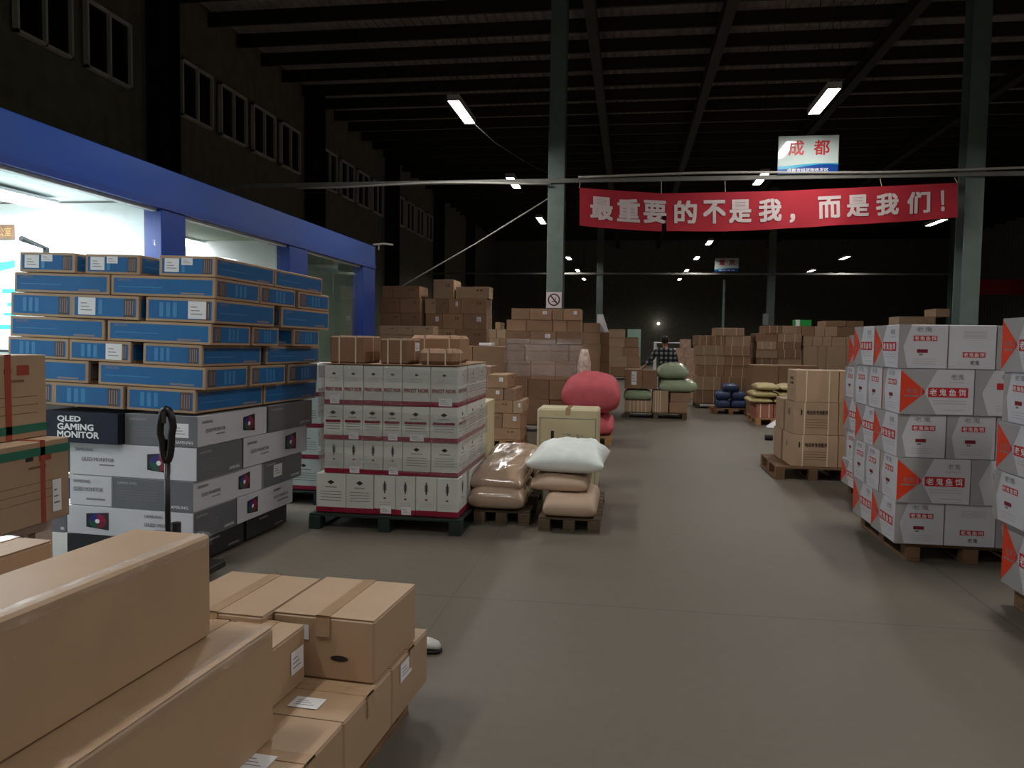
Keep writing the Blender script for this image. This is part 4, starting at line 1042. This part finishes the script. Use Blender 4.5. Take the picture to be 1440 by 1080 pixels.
    G('far pile beside the green cabinet', 33, 1.0, [(463, 475, [856, 879]), (475, 488, [856, 879, 898]), (488, 501, [856, 876, 899]), (501, 516, [857, 882, 900]), (516, 529, [857, 882, 903])], CARD, st_plain, base='pallet', bodies=[CARD, CARDD], seed=13)
    a, b = at_y(882, 480, 34.4), at_y(901, 480, 34.4); z1 = at_y(890, 463, 34.4).z
    mb = MB(); GC = mat('pale green enamel', (170, 206, 190), .4, namt=.03); mb.box(a.x, b.x, 34.4, 35, .05, z1, GC, .01); mb.box(a.x+.05, b.x-.05, 34.5, 34.9, 0, .05, BLACKP)
    o = tag(mb.obj('metal_cabinet'), 'pale green metal cabinet behind the far carton pallet', 'cabinet')
    mb = MB(); mb.box(a.x+.05, b.x-.12, 34.385, 34.399, .5, z1-.35, mat('dark cabinet window', (30, 34, 34), .3)); mb.obj('door', o)
back_left()

# ------------------------------------------------------------------ the green sack pallet with the man behind it
def aisle_pallet():
    Y = 16.5; g = 'goods on the green sack pallet'
    X = lambda px, y=Y: at_y(px, 550, y).x
    Z = lambda py, y=Y: at_y(930, py, y).z
    pallet(X(879), X(967), Y-.02, Y+1.1, 'dark wooden pallet under the green sacks in the aisle', WOODD)
    z1 = Z(564); zA = Z(548)
    P = lambda lb, a, b, zb, zt, m, st=st_plain, dy=0, d=.5, **k: carton('cardboard_carton', lb, 'carton', flat(X(a), X(b), Y+dy, Y+dy+d, zb), X(b)-X(a), d, zt-zb-.003, m, st, g, **k)
    ss = [('x', .2+.15*i, STRAP, .008) for i in range(5)]
    P('pinkish strapped carton under the lower left green sack', 879, 916, .132, z1, CARD, straps=ss)
    P('brown strapped carton in the middle of the green sack pallet', 918, 940, .132, Z(549), CARD, straps=ss[:3])
    P('low brown carton at the right on the green sack pallet', 942, 967, .132, z1-.02, CARDD)
    P('brown carton under the long green sack, right side', 943, 972, z1-.018, Z(552), CARDD, dy=.02)
    sack('green_sack', 'short green sack at the lower left of the aisle pallet', 'sack', X(877), X(917), Y-.02, Y+.6, z1+.0, zA-z1, SACKG, g, px=5, py=5, seed=21, wr=.02)
    P('brown carton with a paper label, upper left on the green sack pallet', 878, 902, zA+.01, Z(520), CARDR, sticker=[('f', .4, .2, .7, .9)])
    P('reddish brown carton, upper middle beside the green sacks', 903, 924, zA+.01, Z(521), CARDR)
    sack('green_sack', 'long flat green sack, second from top on the aisle pallet', 'sack', X(926), X(981), Y-.03, Y+.6, Z(552)+.002, Z(533)-Z(552), SACKG, g, px=5, py=4, seed=22, wr=.02)
    sack('green_sack', 'plump shiny green sack on top of the aisle pallet', 'sack', X(923), X(969), Y-.03, Y+.6, Z(533), Z(511)-Z(533), SACKG, g, px=3, py=3, seed=23, wr=.03)
aisle_pallet()

def skinned(name, parent, joints, bones, m, sub=2):
    bm = bmesh.new(); lay = bm.verts.layers.skin.verify(); vs = {}
    for k, (co, r) in joints.items():
        v = bm.verts.new(co); v[lay].radius = (r, r) if not isinstance(r, tuple) else r; vs[k] = v
    first = next(iter(vs)); vs[first][lay].use_root = True
    for a, b in bones: bm.edges.new((vs[a], vs[b]))
    me = bpy.data.meshes.new(name); bm.to_mesh(me); bm.free(); me.materials.append(m)
    o = bpy.data.objects.new(name, me); COL.objects.link(o); o.parent = parent
    sk = o.modifiers.new('skin', 'SKIN'); sk.use_smooth_shade = True
    ss = o.modifiers.new('smooth', 'SUBSURF'); ss.levels = sub; ss.render_levels = sub
    return o
def man():
    p = at_y(938, 500, 18.15)
    o = empty('person', (p.x, 18.15, 0), 'person in dark checked shirt behind the green sacks, leaning left, one arm reaching down', 'person')
    SKIN = mat('skin', (168, 120, 96), .55, namt=.03)
    PL = bpy.data.materials.new('checked shirt'); PL.use_nodes = True; nt = PL.node_tree; N = nt.nodes.new; L = nt.links.new
    tc = N('ShaderNodeTexCoord'); sx = N('ShaderNodeSeparateXYZ'); L(tc.outputs['Object'], sx.inputs[0]); outs = []
    for ax in (0, 2):
        f = N('ShaderNodeMath'); f.operation = 'MULTIPLY'; f.inputs[1].default_value = 9.5; L(sx.outputs[ax], f.inputs[0])
        g = N('ShaderNodeMath'); g.operation = 'FRACT'; L(f.outputs[0], g.inputs[0])
        h = N('ShaderNodeMath'); h.operation = 'GREATER_THAN'; h.inputs[1].default_value = .5; L(g.outputs[0], h.inputs[0]); outs.append(h)
    ad = N('ShaderNodeMath'); L(outs[0].outputs[0], ad.inputs[0]); L(outs[1].outputs[0], ad.inputs[1])
    hf = N('ShaderNodeMath'); hf.operation = 'MULTIPLY'; hf.inputs[1].default_value = .5; L(ad.outputs[0], hf.inputs[0])
    cr = N('ShaderNodeValToRGB'); e = cr.color_ramp.elements; e[0].color = lin((26, 30, 40)); e[1].color = lin((170, 174, 172)); e2 = cr.color_ramp.elements.new(.5); e2.color = lin((64, 72, 82)); L(hf.outputs[0], cr.inputs[0])
    L(cr.outputs[0], nt.nodes['Principled BSDF'].inputs['Base Color']); nt.nodes['Principled BSDF'].inputs['Roughness'].default_value = .85
    TR = mat('dark trousers', (44, 46, 58), .8, namt=.1)
    J = {'pel': ((0, 0, .93), .115), 'wst': ((-.01, .0, 1.08), .11), 'che': ((-.03, -.01, 1.3), .13), 'nk': ((-.045, 0, 1.47), .05), 'hd0': ((-.05, .015, 1.55), .062), 'hd1': ((-.055, .02, 1.63), .085), 'hd2': ((-.055, .01, 1.7), .06),
         'nose': ((-.06, .125, 1.6), .014),
         'sl': ((-.21, 0, 1.41), .055), 'el': ((-.36, .02, 1.2), .043), 'wl': ((-.5, -.02, 1.03), .028), 'pl': ((-.56, -.04, .98), .03),
         'sr': ((.15, 0, 1.38), .055), 'er': ((.2, .06, 1.11), .043), 'wr': ((.16, .26, .98), .028), 'pr': ((.14, .33, .97), .03),
         'hl': ((-.1, 0, .88), .085), 'kl': ((-.11, .03, .48), .058), 'al': ((-.11, -.02, .09), .04), 'fl': ((-.12, .14, .045), .035),
         'hr': ((.1, 0, .88), .085), 'kr': ((.11, .03, .48), .058), 'ar': ((.12, -.02, .09), .04), 'fr': ((.13, .14, .045), .035)}
    B = [('pel', 'wst'), ('wst', 'che'), ('che', 'nk'), ('nk', 'hd0'), ('hd0', 'hd1'), ('hd1', 'hd2'), ('hd1', 'nose'), ('che', 'sl'), ('sl', 'el'), ('el', 'wl'), ('wl', 'pl'), ('che', 'sr'), ('sr', 'er'), ('er', 'wr'), ('wr', 'pr'),
         ('pel', 'hl'), ('hl', 'kl'), ('kl', 'al'), ('al', 'fl'), ('pel', 'hr'), ('hr', 'kr'), ('kr', 'ar'), ('ar', 'fr')]
    for s, w, dx, dy, dz in (('l', 'pl', -.7, -.25, -.55), ('r', 'pr', -.1, .9, -.15)):
        d = Vector((dx, dy, dz)).normalized(); sd = d.cross(Vector((0, 0, 1))).normalized(); c = Vector(J[w][0])
        for i, ln in enumerate((.07, .085, .08, .06)):
            base = c+sd*(.024-.016*i)+d*.03
            J[f'{s}f{i}a'] = (tuple(base+d*ln*.5+Vector((0, 0, .004))), .009); J[f'{s}f{i}b'] = (tuple(base+d*ln+Vector((0, 0, -.012))), .0075)
            B += [(w, f'{s}f{i}a'), (f'{s}f{i}a', f'{s}f{i}b')]
        J[f'{s}ta'] = (tuple(c+sd*.035+d*.012), .011); J[f'{s}tb'] = (tuple(c+sd*.045+d*.05), .009); B += [(w, f'{s}ta'), (f'{s}ta', f'{s}tb')]
    skinned('body', o, J, B, SKIN)
    g = 1.16
    S = {k: (J[k][0], (J[k][1]*g+.012)) for k in ('wst', 'che', 'sl', 'el', 'sr', 'er')}
    S['pel'] = ((0, 0, .97), .15); S['che'] = ((-.03, -.01, 1.29), .185); S['wst'] = ((-.01, 0, 1.1), .165); S['sl'] = (J['sl'][0], .085); S['sr'] = (J['sr'][0], .085); S['el'] = (J['el'][0], .07); S['er'] = (J['er'][0], .07); S['col'] = ((-.043, 0, 1.43), .075); S['cl'] = ((-.475, -.01, 1.06), .043); S['cr'] = ((.165, .23, .99), .043)
    S = {'wst': S.pop('wst'), **S}
    skinned('shirt', o, S, [('pel', 'wst'), ('wst', 'che'), ('che', 'col'), ('che', 'sl'), ('sl', 'el'), ('el', 'cl'), ('che', 'sr'), ('sr', 'er'), ('er', 'cr')], PL)
    T = {'pel': ((0, 0, .92), .128), 'hl': ((-.1, 0, .86), .1), 'kl': (J['kl'][0], .075), 'cl': ((-.11, -.01, .12), .06), 'hr': ((.1, 0, .86), .1), 'kr': (J['kr'][0], .075), 'cr': ((.12, -.01, .12), .06)}
    skinned('trousers', o, T, [('pel', 'hl'), ('hl', 'kl'), ('kl', 'cl'), ('pel', 'hr'), ('hr', 'kr'), ('kr', 'cr')], TR)
    mb = MB(); vs = []; fs = []; n = 14; HR = mat('black hair', (24, 22, 22), .6, namt=.2)
    for i in range(9):
        a = math.pi*.5*i/8*1.25-math.pi*.125
        for k in range(n):
            b = 2*math.pi*k/n; back = .5-.5*math.sin(b)
            z = 1.655+.092*math.sin(a)-(.05*back if i < 3 else 0); r = .088*math.cos(a)
            vs.append((-.055+r*math.cos(b)*.95, -.005+r*math.sin(b)*1.08, z))
    for i in range(8):
        for k in range(n): fs.append((i*n+k, i*n+(k+1) % n, (i+1)*n+(k+1) % n, (i+1)*n+k))
    fs.append(tuple(8*n+k for k in range(n))); mb.add(vs, fs, HR); mb.obj('hair', o, True)
    for x in (-.138, .028):
        mb = MB(); mb.tube([(x, .02, 1.6), (x*1.02, .012, 1.64), (x, .02, 1.665)], [.008, .016, .008], SKIN, 7); mb.obj('ear', o, True)
    for x in (-.085, -.03):
        mb = MB(); mb.tube([(x-.012, .098, 1.645), (x+.012, .1, 1.645)], .008, INK, 6); mb.obj('eye', o, True)
    mb = MB(); mb.tube([(-.08, .094, 1.562), (-.055, .1, 1.56), (-.03, .094, 1.562)], .006, mat('lips', (140, 80, 72), .5, namt=0), 6); mb.obj('mouth', o, True)
    for s, x in (('l', -.12), ('r', .13)):
        mb = MB(); mb.box(x-.045, x+.045, -.08, .2, 0, .075, RUBBER, .02); mb.obj('shoe', o)
man()

# ------------------------------------------------------------------ stacks right of the aisle
def back_right():
    G = grid_stack
    z = G('the strapped stack beside the blue packs', 19.4, .9, [(461, 472, [1006, 1047]), (472, 486, [978, 1000, 1020, 1056]), (486, 500, [979, 1018, 1055]), (500, 514, [980, 1020, 1056]), (514, 530, [981, 1018, 1055]), (530, 549, [979, 1014, 1054])], CARD, st_plain, base='pallet', bodies=[CARD, CARDD], straps=.6, seed=14)
    mb = MB(); p = at_y(978, 482, 19.35); mb.box(p.x-.04, p.x+.06, 19.3, 19.31, p.z-.07, p.z+.06, PAPER); 
    G('film covered stack behind green sacks', 22.5, .8, [(477, 490, [958, 972]), (490, 503, [942, 962, 980]), (503, 520, [944, 964, 981]), (520, 536, [944, 981])], mat('film covered card', (184, 150, 132), .3, .06, 9, .2), st_plain, base='floor', seed=15)
    # white roll cage frame behind the man
    a, b = at_y(921, 500, 24.0), at_y(958, 500, 24.0); zt = at_y(940, 482, 24.0).z
    mb = MB(); mb.tube([(a.x, 24, 0), (a.x, 24, zt), (b.x, 24, zt), (b.x, 24, 0)], .05, PAPER, 6); mb.tube([(a.x, 24, .2), (b.x, 24, .2)], .03, PAPER, 6)
    tag(mb.obj('roll_cage'), 'white metal frame standing behind the person', 'frame')
    # blue packs on their little pallet
    Y = 18.0; g = 'blue packs on the little pallet'; X = lambda px: at_y(px, 560, Y).x; Z = lambda py: at_y(1028, py, Y).z
    pallet(X(1003), X(1054), Y-.02, Y+.9, 'small wooden pallet under the blue packs', WOOD)
    zb = [.13, Z(563), Z(551.5), Z(541)]
    for lb, a, b, l in (('blue plastic pack, lower left on the little pallet', 1008, 1028, 0), ('blue plastic pack, lower right on the little pallet', 1029, 1052, 0), ('blue plastic pack, middle left on the little pallet', 1007, 1029, 1), ('blue plastic pack, middle right on the little pallet', 1030, 1051, 1), ('blue plastic pack on the very top of the little pallet', 1018, 1041, 2)):
        sack('plastic_pack', lb, 'pack', X(a), X(b), Y+.02+.05*l, Y+.6, zb[l], zb[l+1]-zb[l]+.01, BLUEB, g, px=6, py=6, seed=a, wr=.01, n=12)
    # yellow sacks over red cartons
    Y = 15.9; X = lambda px: at_y(px, 560, Y).x; Z = lambda py: at_y(1090, py, Y).z
    pallet(X(1062), X(1112), Y-.15, Y+1.0, 'wooden pallet under the red strapped cartons', WOOD)
    for k, (a, b) in enumerate(((1064, 1088), (1089, 1112))):
        carton('cardboard_carton', ['reddish strapped carton under the yellow sacks, aisle side', 'reddish strapped carton under the yellow sacks, inner side'][k], 'carton', flat(X(a), X(b), Y, Y+.8, .132), X(b)-X(a), .8, Z(568)-.136, mat('reddish carton', (166, 104, 88), .6, .05), st_plain, 'reddish cartons under the yellow sacks', straps=[('x', .25, STRAP, .01), ('x', .75, STRAP, .01)])
    for k, (a, b, y0, y1) in enumerate(((1054, 1087, 568, 560), (1088, 1120, 568, 560), (1058, 1094, 560, 550), (1095, 1126, 560, 550), (1064, 1096, 550, 540), (1097, 1126, 550, 541))):
        sack('woven_sack', f'yellow woven sack, {["bottom", "middle", "top"][k//2]} of the pile, {["aisle", "inner"][k % 2]} side', 'sack', X(a), X(b), Y-.05, Y+.85, Z(y0)+.004, Z(y1)-Z(y0), SACKY, 'yellow woven sacks', px=3, py=3, seed=30+k, n=16)
    p = at_z(1086, 600, .02)
    mb = MB(); mb.add([(p.x-.12, p.y-.1, .01), (p.x+.14, p.y-.16, .01), (p.x+.16, p.y+.1, .2), (p.x-.1, p.y+.12, .012), (p.x-.12, p.y-.1, .014), (p.x+.14, p.y-.16, .014), (p.x+.16, p.y+.1, .204), (p.x-.1, p.y+.12, .016)], [(3, 2, 1, 0), (4, 5, 6, 7), (0, 1, 5, 4), (1, 2, 6, 5), (2, 3, 7, 6), (3, 0, 4, 7)], PAPER)
    tag(mb.obj('paper_sheet'), 'bent white paper sheet on the floor before the red cartons', 'paper')
    p = at_z(1081, 619, 0)
    mb = MB(); mb.tube([(p.x-.06, p.y, .045), (p.x+.06, p.y, .045)], .045, RUBBER, 12); tag(mb.obj('small_wheel'), 'small black wheel on the floor beside the three tiered carton pallet', 'wheel')
    G('broad pile behind the yellow sacks', 17.3, .8, [(514, 545, [1058, 1095, 1152]), (545, 572, [1056, 1096, 1150])], CARDD, st_plain, base='floor', seed=16)
    G('the strapped stack above the broad cartons', 19.6, .9, [(458, 469, [1076, 1100, 1122]), (469, 481, [1063, 1094, 1128]), (481, 492, [1064, 1092, 1127]), (492, 504, [1063, 1094, 1128]), (504, 518, [1063, 1094, 1128])], CARDR, st_plain, base='floor', bodies=[CARD, CARDR], straps=.5, seed=17)
    G('the mixed stack near the white cartons', 20.6, .9, [(451, 459, [1161, 1190, 1215]), (459, 473, [1128, 1146, 1160, 1178, 1215]), (473, 487, [1130, 1143, 1157, 1170, 1190, 1215]), (487, 520, [1130, 1150, 1162, 1190, 1215])], CARD, st_plain, base='floor', bodies=[CARD, CARDR, CARDF], seed=18)
    z = at_y(1130, 459.5, 20.7).z; a, b = at_y(1119, 455, 20.7), at_y(1141, 455, 20.7); h = at_y(1130, 451, 20.7).z-z
    GR = mat('bright green card', (40, 160, 70), .4, namt=0)
    def st_g(F, long, k):
        if k == 'f': F.q(.28, 0, 1, 1, GR); F.q(.0, .0, .26, 1, PAPER)
    carton('green_carton', 'bright green and white carton on top of the right stacks', 'carton', flat(a.x, b.x, 20.7, 21.1, z+.02), b.x-a.x, .4, h, GR, st_g)
    carton('cardboard_carton', 'brown carton that holds up the green and white carton', 'carton', flat(a.x-.03, at_y(1127, 455, 20.65).x, 20.65, 21.3, 0), at_y(1127, 455, 20.65).x-a.x+.03, .65, z+.018, CARDR)
    G('distant stack peeping over white cartons', 21.5, .8, [(434, 456, [1316, 1336]), (445, 462, [1264, 1304, 1316])], CARD, st_plain, base='floor', seed=19)
    # three tiers of big cartons
    Y = 9.55; F = FLAT(Y); X = lambda px: at_y(px, 610, Y).x; g = 'three tiered printed cartons'
    zz = [F.front(1150, p).z for p in (521, 566, 612, 657)]
    pallet(X(1092), X(1198), Y-.05, Y+1.05, 'wooden pallet under the three tiers of printed cartons', WOODM, zz[3]-.003)
    ss = [('x', .25, STRAP, .006), ('x', .78, STRAP, .006)]
    for i, (a, b, c) in enumerate(((1117, 1177, 1236), (1115, 1178, 1240), (1113, 1179, 1241))):
        d = .5
        for k, (p, q) in enumerate(((a, b), (b+1, c))):
            carton('printed_carton', f'big brown carton with black lettering, {["aisle", "inner"][k]} side, {["top", "middle", "bottom"][i]} of three tiers', 'carton', flat(X(p), X(q), Y, Y+d, zz[i+1]+.001), X(q)-X(p), d, zz[i]-zz[i+1]-.003, CARD, st_text2 if i == 0 else st_text, g, straps=ss)
        if i: carton('printed_carton', f'big brown carton at the rear, {["", "middle", "bottom"][i]} of three tiers', 'carton', flat(X(a)-.02, X(b), Y+d+.01, Y+d+.5, zz[i+1]+.001), X(b)-X(a)+.02, .49, zz[i]-zz[i+1]-.003, CARD, st_plain, g, straps=ss)
back_right()

# ------------------------------------------------------------------ banner, hanging signs, cables
def interp(tab, x):
    for (a, b), (c, d) in zip(tab, tab[1:]):
        if x <= c: return b+(d-b)*max(0, (x-a))/(c-a)
    return tab[-1][1]
def banner():
    YB = YC-.33
    top = [(815, 264), (870, 268), (930, 272), (1100, 268.5), (1240, 262), (1346, 257)]
    bot = [(815, 317), (870, 322), (930, 325.5), (1020, 325.5), (1150, 319), (1260, 312), (1346, 306)]
    def pt(px, t, off=0):
        y = interp(top, px)*(1-t)+interp(bot, px)*t
        p = at_y(px, y, YB); wv = .035*math.sin(px*.031)+.02*math.sin(px*.083+t*1.5)
        return (p.x, YB+wv*t*(.5+.5*t)+off, p.z)
    o = empty('banner', at_y(1080, 258, YB), 'long red cloth banner with white Chinese lettering under the cross beam', 'banner')
    base = o.location
    L = lambda p: (p[0]-base.x, p[1]-base.y, p[2]-base.z)
    mb = MB(); cols = sorted(set([815+531*i/88 for i in range(89)]+[930, 933.5, 937])); rows = [i/8 for i in range(9)]
    for a, b in zip(cols, cols[1:]):
        for s, t in zip(rows, rows[1:]):
            if 930 <= a < 937 and s >= .42:
                k = (s-.42)/.58
                if a < 933 : mb.poly([L(pt(a, t)), L(pt(a+(b-a)*.2, t)), L(pt(a+(b-a)*(1-k)*.8, s)), L(pt(a, s))], CLOTHR)
                continue
            mb.poly([L(pt(a, t)), L(pt(b, t)), L(pt(b, s)), L(pt(a, s))], CLOTHR)
    mb.obj('cloth', o, True)
    ctr = {'最': 846, '重': 884, '要': 921, '的': 964, '不': 1004.5, '是': 1041, '我': 1083, '，': 1114, '而': 1166, '是2': 1206, '我2': 1248, '们': 1292, '！': 1325}
    WT = mat('white banner print', (206, 190, 190), .7, namt=0)
    for ch, c in ctr.items():
        vs, fs, asp = glyphs(ch[0], .03)
        hw = 16.0; t0, t1 = .2, .8
        if ch == '，': hw = 4; t0, t1 = .62, .86
        if ch == '！': hw = 2.5
        mb = MB(); m2 = [L(pt(c-hw+2*hw*u, t1+(t0-t1)*v, -.012-.0006*k)) for u, v, k in vs]
        mb.add(m2, fs, WT); mb.obj('lettering', o)
    mb = MB()
    for px in (815, 930, 1020, 1240, 1346):
        p = pt(px, 0); q = at_y(px, interp([(815, 257), (1346, 250)], px), YC-.21)
        mb.tube([L(p), L((p[0], YC-.215, q.z))], .006, STRAP, 5)
    mb.obj('cord', o)
    # far banner
    a, b = at_y(1368, 393, 36.7), at_y(1470, 415, 36.7)
    mb = MB(); n = 20
    for i in range(n):
        x0, x1 = a.x+(b.x-a.x)*i/n, a.x+(b.x-a.x)*(i+1)/n; f = lambda x: 36.6+.05*math.sin(x*3)
        mb.poly([(x0, f(x0), b.z), (x1, f(x1), b.z), (x1, f(x1), a.z), (x0, f(x0), a.z)], CLOTHR)
    tag(mb.obj('banner', None, True), 'distant plain red banner under the far cross beam at the right', 'banner')
banner()
def hanging_sign(px0, px1, py0, py1, Y, word, label, sub):
    a, b = at_y(px0, py1, Y), at_y(px1, py0, Y); w, h = b.x-a.x, b.z-a.z
    o = empty('hanging_sign', ((a.x+b.x)/2, Y, a.z), label, 'sign')
    mb = MB(); BD = mat('sign board', (206, 220, 216), .06, namt=.02); mb.box(-w/2, w/2, -.02, .02, 0, h, BD, .004); mb.obj('board', o)
    mb = MB(); F = Face(mb, (-w/2, -.02, 0), (1, 0, 0), (0, 0, 1), w, h)
    B1 = mat('sign blue', (22, 70, 150), .25, namt=0); B2 = mat('sign sky blue', (60, 170, 200), .25, namt=0); B3 = mat('sign violet', (50, 44, 140), .25, namt=0)
    n = 20
    for i in range(n):
        u0, u1 = i/n, (i+1)/n; f = lambda u: .18+.06*math.sin((u-.4)*4); g = lambda u: .23+.04*math.sin((u-.3)*3.2)
        F.pg([(u0, f(u0)), (u1, f(u1)), (u1, max(f(u1), g(u1))), (u0, max(f(u0), g(u0)))], B2); F.pg([(u0, .0), (u1, .0), (u1, f(u1)), (u0, f(u0))], B1)
    mb.obj('wave_print', o)
    mb = MB(); F = Face(mb, (-w/2, -.02, 0), (1, 0, 0), (0, 0, 1), w, h)
    F.text(word[0], .17, .48, .43, .88, REDINK, .02); mb.obj('place_name', o); mb = MB(); F = Face(mb, (-w/2, -.02, 0), (1, 0, 0), (0, 0, 1), w, h); F.text(word[1], .59, .48, .85, .88, REDINK, .02); mb.obj('place_name', o)
    mb = MB(); F = Face(mb, (-w/2, -.02, 0), (1, 0, 0), (0, 0, 1), w, h); F.text(sub, .16, .05, .84, .14, WHITEINK, .01, .003); mb.obj('lettering', o)
    mb = MB()
    for x in (-w/2+.05, w/2-.05): mb.tube([(x, 0, h), (x, 0, 9.22-a.z)], .006, STEELD, 5)
    mb.obj('hanger_rod', o)
hanging_sign(1093, 1180, 190, 245, YC-.24, '成都', 'white hanging sign with red Chinese characters above the long banner', '成都专线货物收发区')
hanging_sign(1005, 1039, 363, 382, 36.7, '重庆', 'small distant white hanging sign with red characters in the middle', '重庆专线')
def small_things():
    # no smoking notice on the column
    Y = YC-.19; a, b = at_y(768, 433, Y), at_y(790, 411, Y); w, h = b.x-a.x, b.z-a.z
    o = empty('notice_sign', ((a.x+b.x)/2, Y, a.z), 'square white no smoking notice on the steel column', 'sign')
    mb = MB(); mb.box(-w/2, w/2, -.006, .004, 0, h, mat('pinkish white notice', (222, 206, 208), .5, namt=0), .002); mb.obj('panel', o)
    mb = MB(); F = Face(mb, (-w/2, -.006, 0), (1, 0, 0), (0, 0, 1), w, h); DK = mat('dark ring print', (70, 44, 60), .5, namt=0); n = 28
    for i in range(n):
        p, q = 2*math.pi*i/n, 2*math.pi*(i+1)/n; r0, r1 = .31, .4
        F.pg([(.5+r1*math.cos(p), .52+r1*math.sin(p)), (.5+r1*math.cos(q), .52+r1*math.sin(q)), (.5+r0*math.cos(q), .52+r0*math.sin(q)), (.5+r0*math.cos(p), .52+r0*math.sin(p))][::1], DK)
    F.pg([(.24, .76), (.7, .22), (.77, .28), (.3, .83)], DK, .002)
    F.q(.36, .38, .62, .44, INK); F.q(.63, .38, .68, .44, REDINK); F.pg([(.55, .48), (.6, .6), (.54, .7), (.58, .7), (.64, .6), (.6, .48)], INK); mb.obj('symbol', o)
    # paper on the distant column
    p = at_y(1080, 449, 36.7); mb = MB(); mb.box(5.95, 6.19, 36.79, 36.8, p.z-.25, p.z+.25, mat('dull paper', (150, 160, 160), .6, namt=0)); tag(mb.obj('paper_notice'), 'small pale paper notice on the distant column', 'notice')
    def cable(pts, r, lb, m=STEELD, nm='cable'):
        mb = MB(); mb.tube(pts, r, m, 6); tag(mb.obj(nm, None, True), lb, 'cable')
    a, b = at_y(775, 277, YC), at_y(566, 402, YC)
    cable([tuple(a), tuple((a+b)/2+Vector((0, 0, -.03))), tuple(b)], .014, 'straight slanting stay cable from the steel column to the office corner', GREYP)
    b = at_y(774, 246, YC-.1)
    a = Vector((-2.86, 13.7, 5.45))
    cable([tuple(a), tuple(a.lerp(b, .3)+Vector((0, 0, -.1))), tuple(a.lerp(b, .65)+Vector((0, 0, -.08))), tuple(b)], .008, 'thin drooping wire between the near lamp and the column')
    cable([(x, YC-.25, at_y(780, 262, YC).z+.02+.03*math.sin(x*1.3)) for x in [-6.5+.5*i for i in range(11)]], .02, 'pale thick cable strung along the cross beam left of the column', GREYP)
    cable([(x, YC-.25, at_y(780, 262, YC).z+.13+.02*math.sin(x*1.1)) for x in [-1.0+.5*i for i in range(28)]], .022, 'thin grey cable strung along the cross beam above the banner', GREYP)
    # conduit on the column
    mb = MB(); xp = at_y(771, 300, YC-.1).x; mb.tube([(xp, YC-.1, 2.2), (xp, YC-.1, 5.5)], .014, GREYP, 6); mb.box(xp, xp+.1, YC-.12, YC-.08, 3.4, 3.44, GREYP); mb.box(xp, xp+.1, YC-.12, YC-.08, 4.9, 4.94, GREYP); tag(mb.obj('conduit_pipe'), 'thin grey conduit pipe fixed to the steel column', 'pipe')
    # far little lamp
    p = at_y(926, 455, 59.5); mb = MB(); mb.tube([(p.x, 59.3, p.z), (p.x, 59.9, p.z)], .1, mat('far lamp glass', (255, 255, 250), .5, namt=0, emit=3), 10); tag(mb.obj('wall_lamp'), 'tiny distant white lamp on the back wall above the person', 'lamp')
    # thin far posts
    for px in (1017,):
        p = at_y(px, 450, 40); mb = MB(); mb.tube([(p.x, 40, 0), (p.x, 40, 4.7)], .06, STEELG, 8); structure(mb.obj('slim_column'))
small_things()
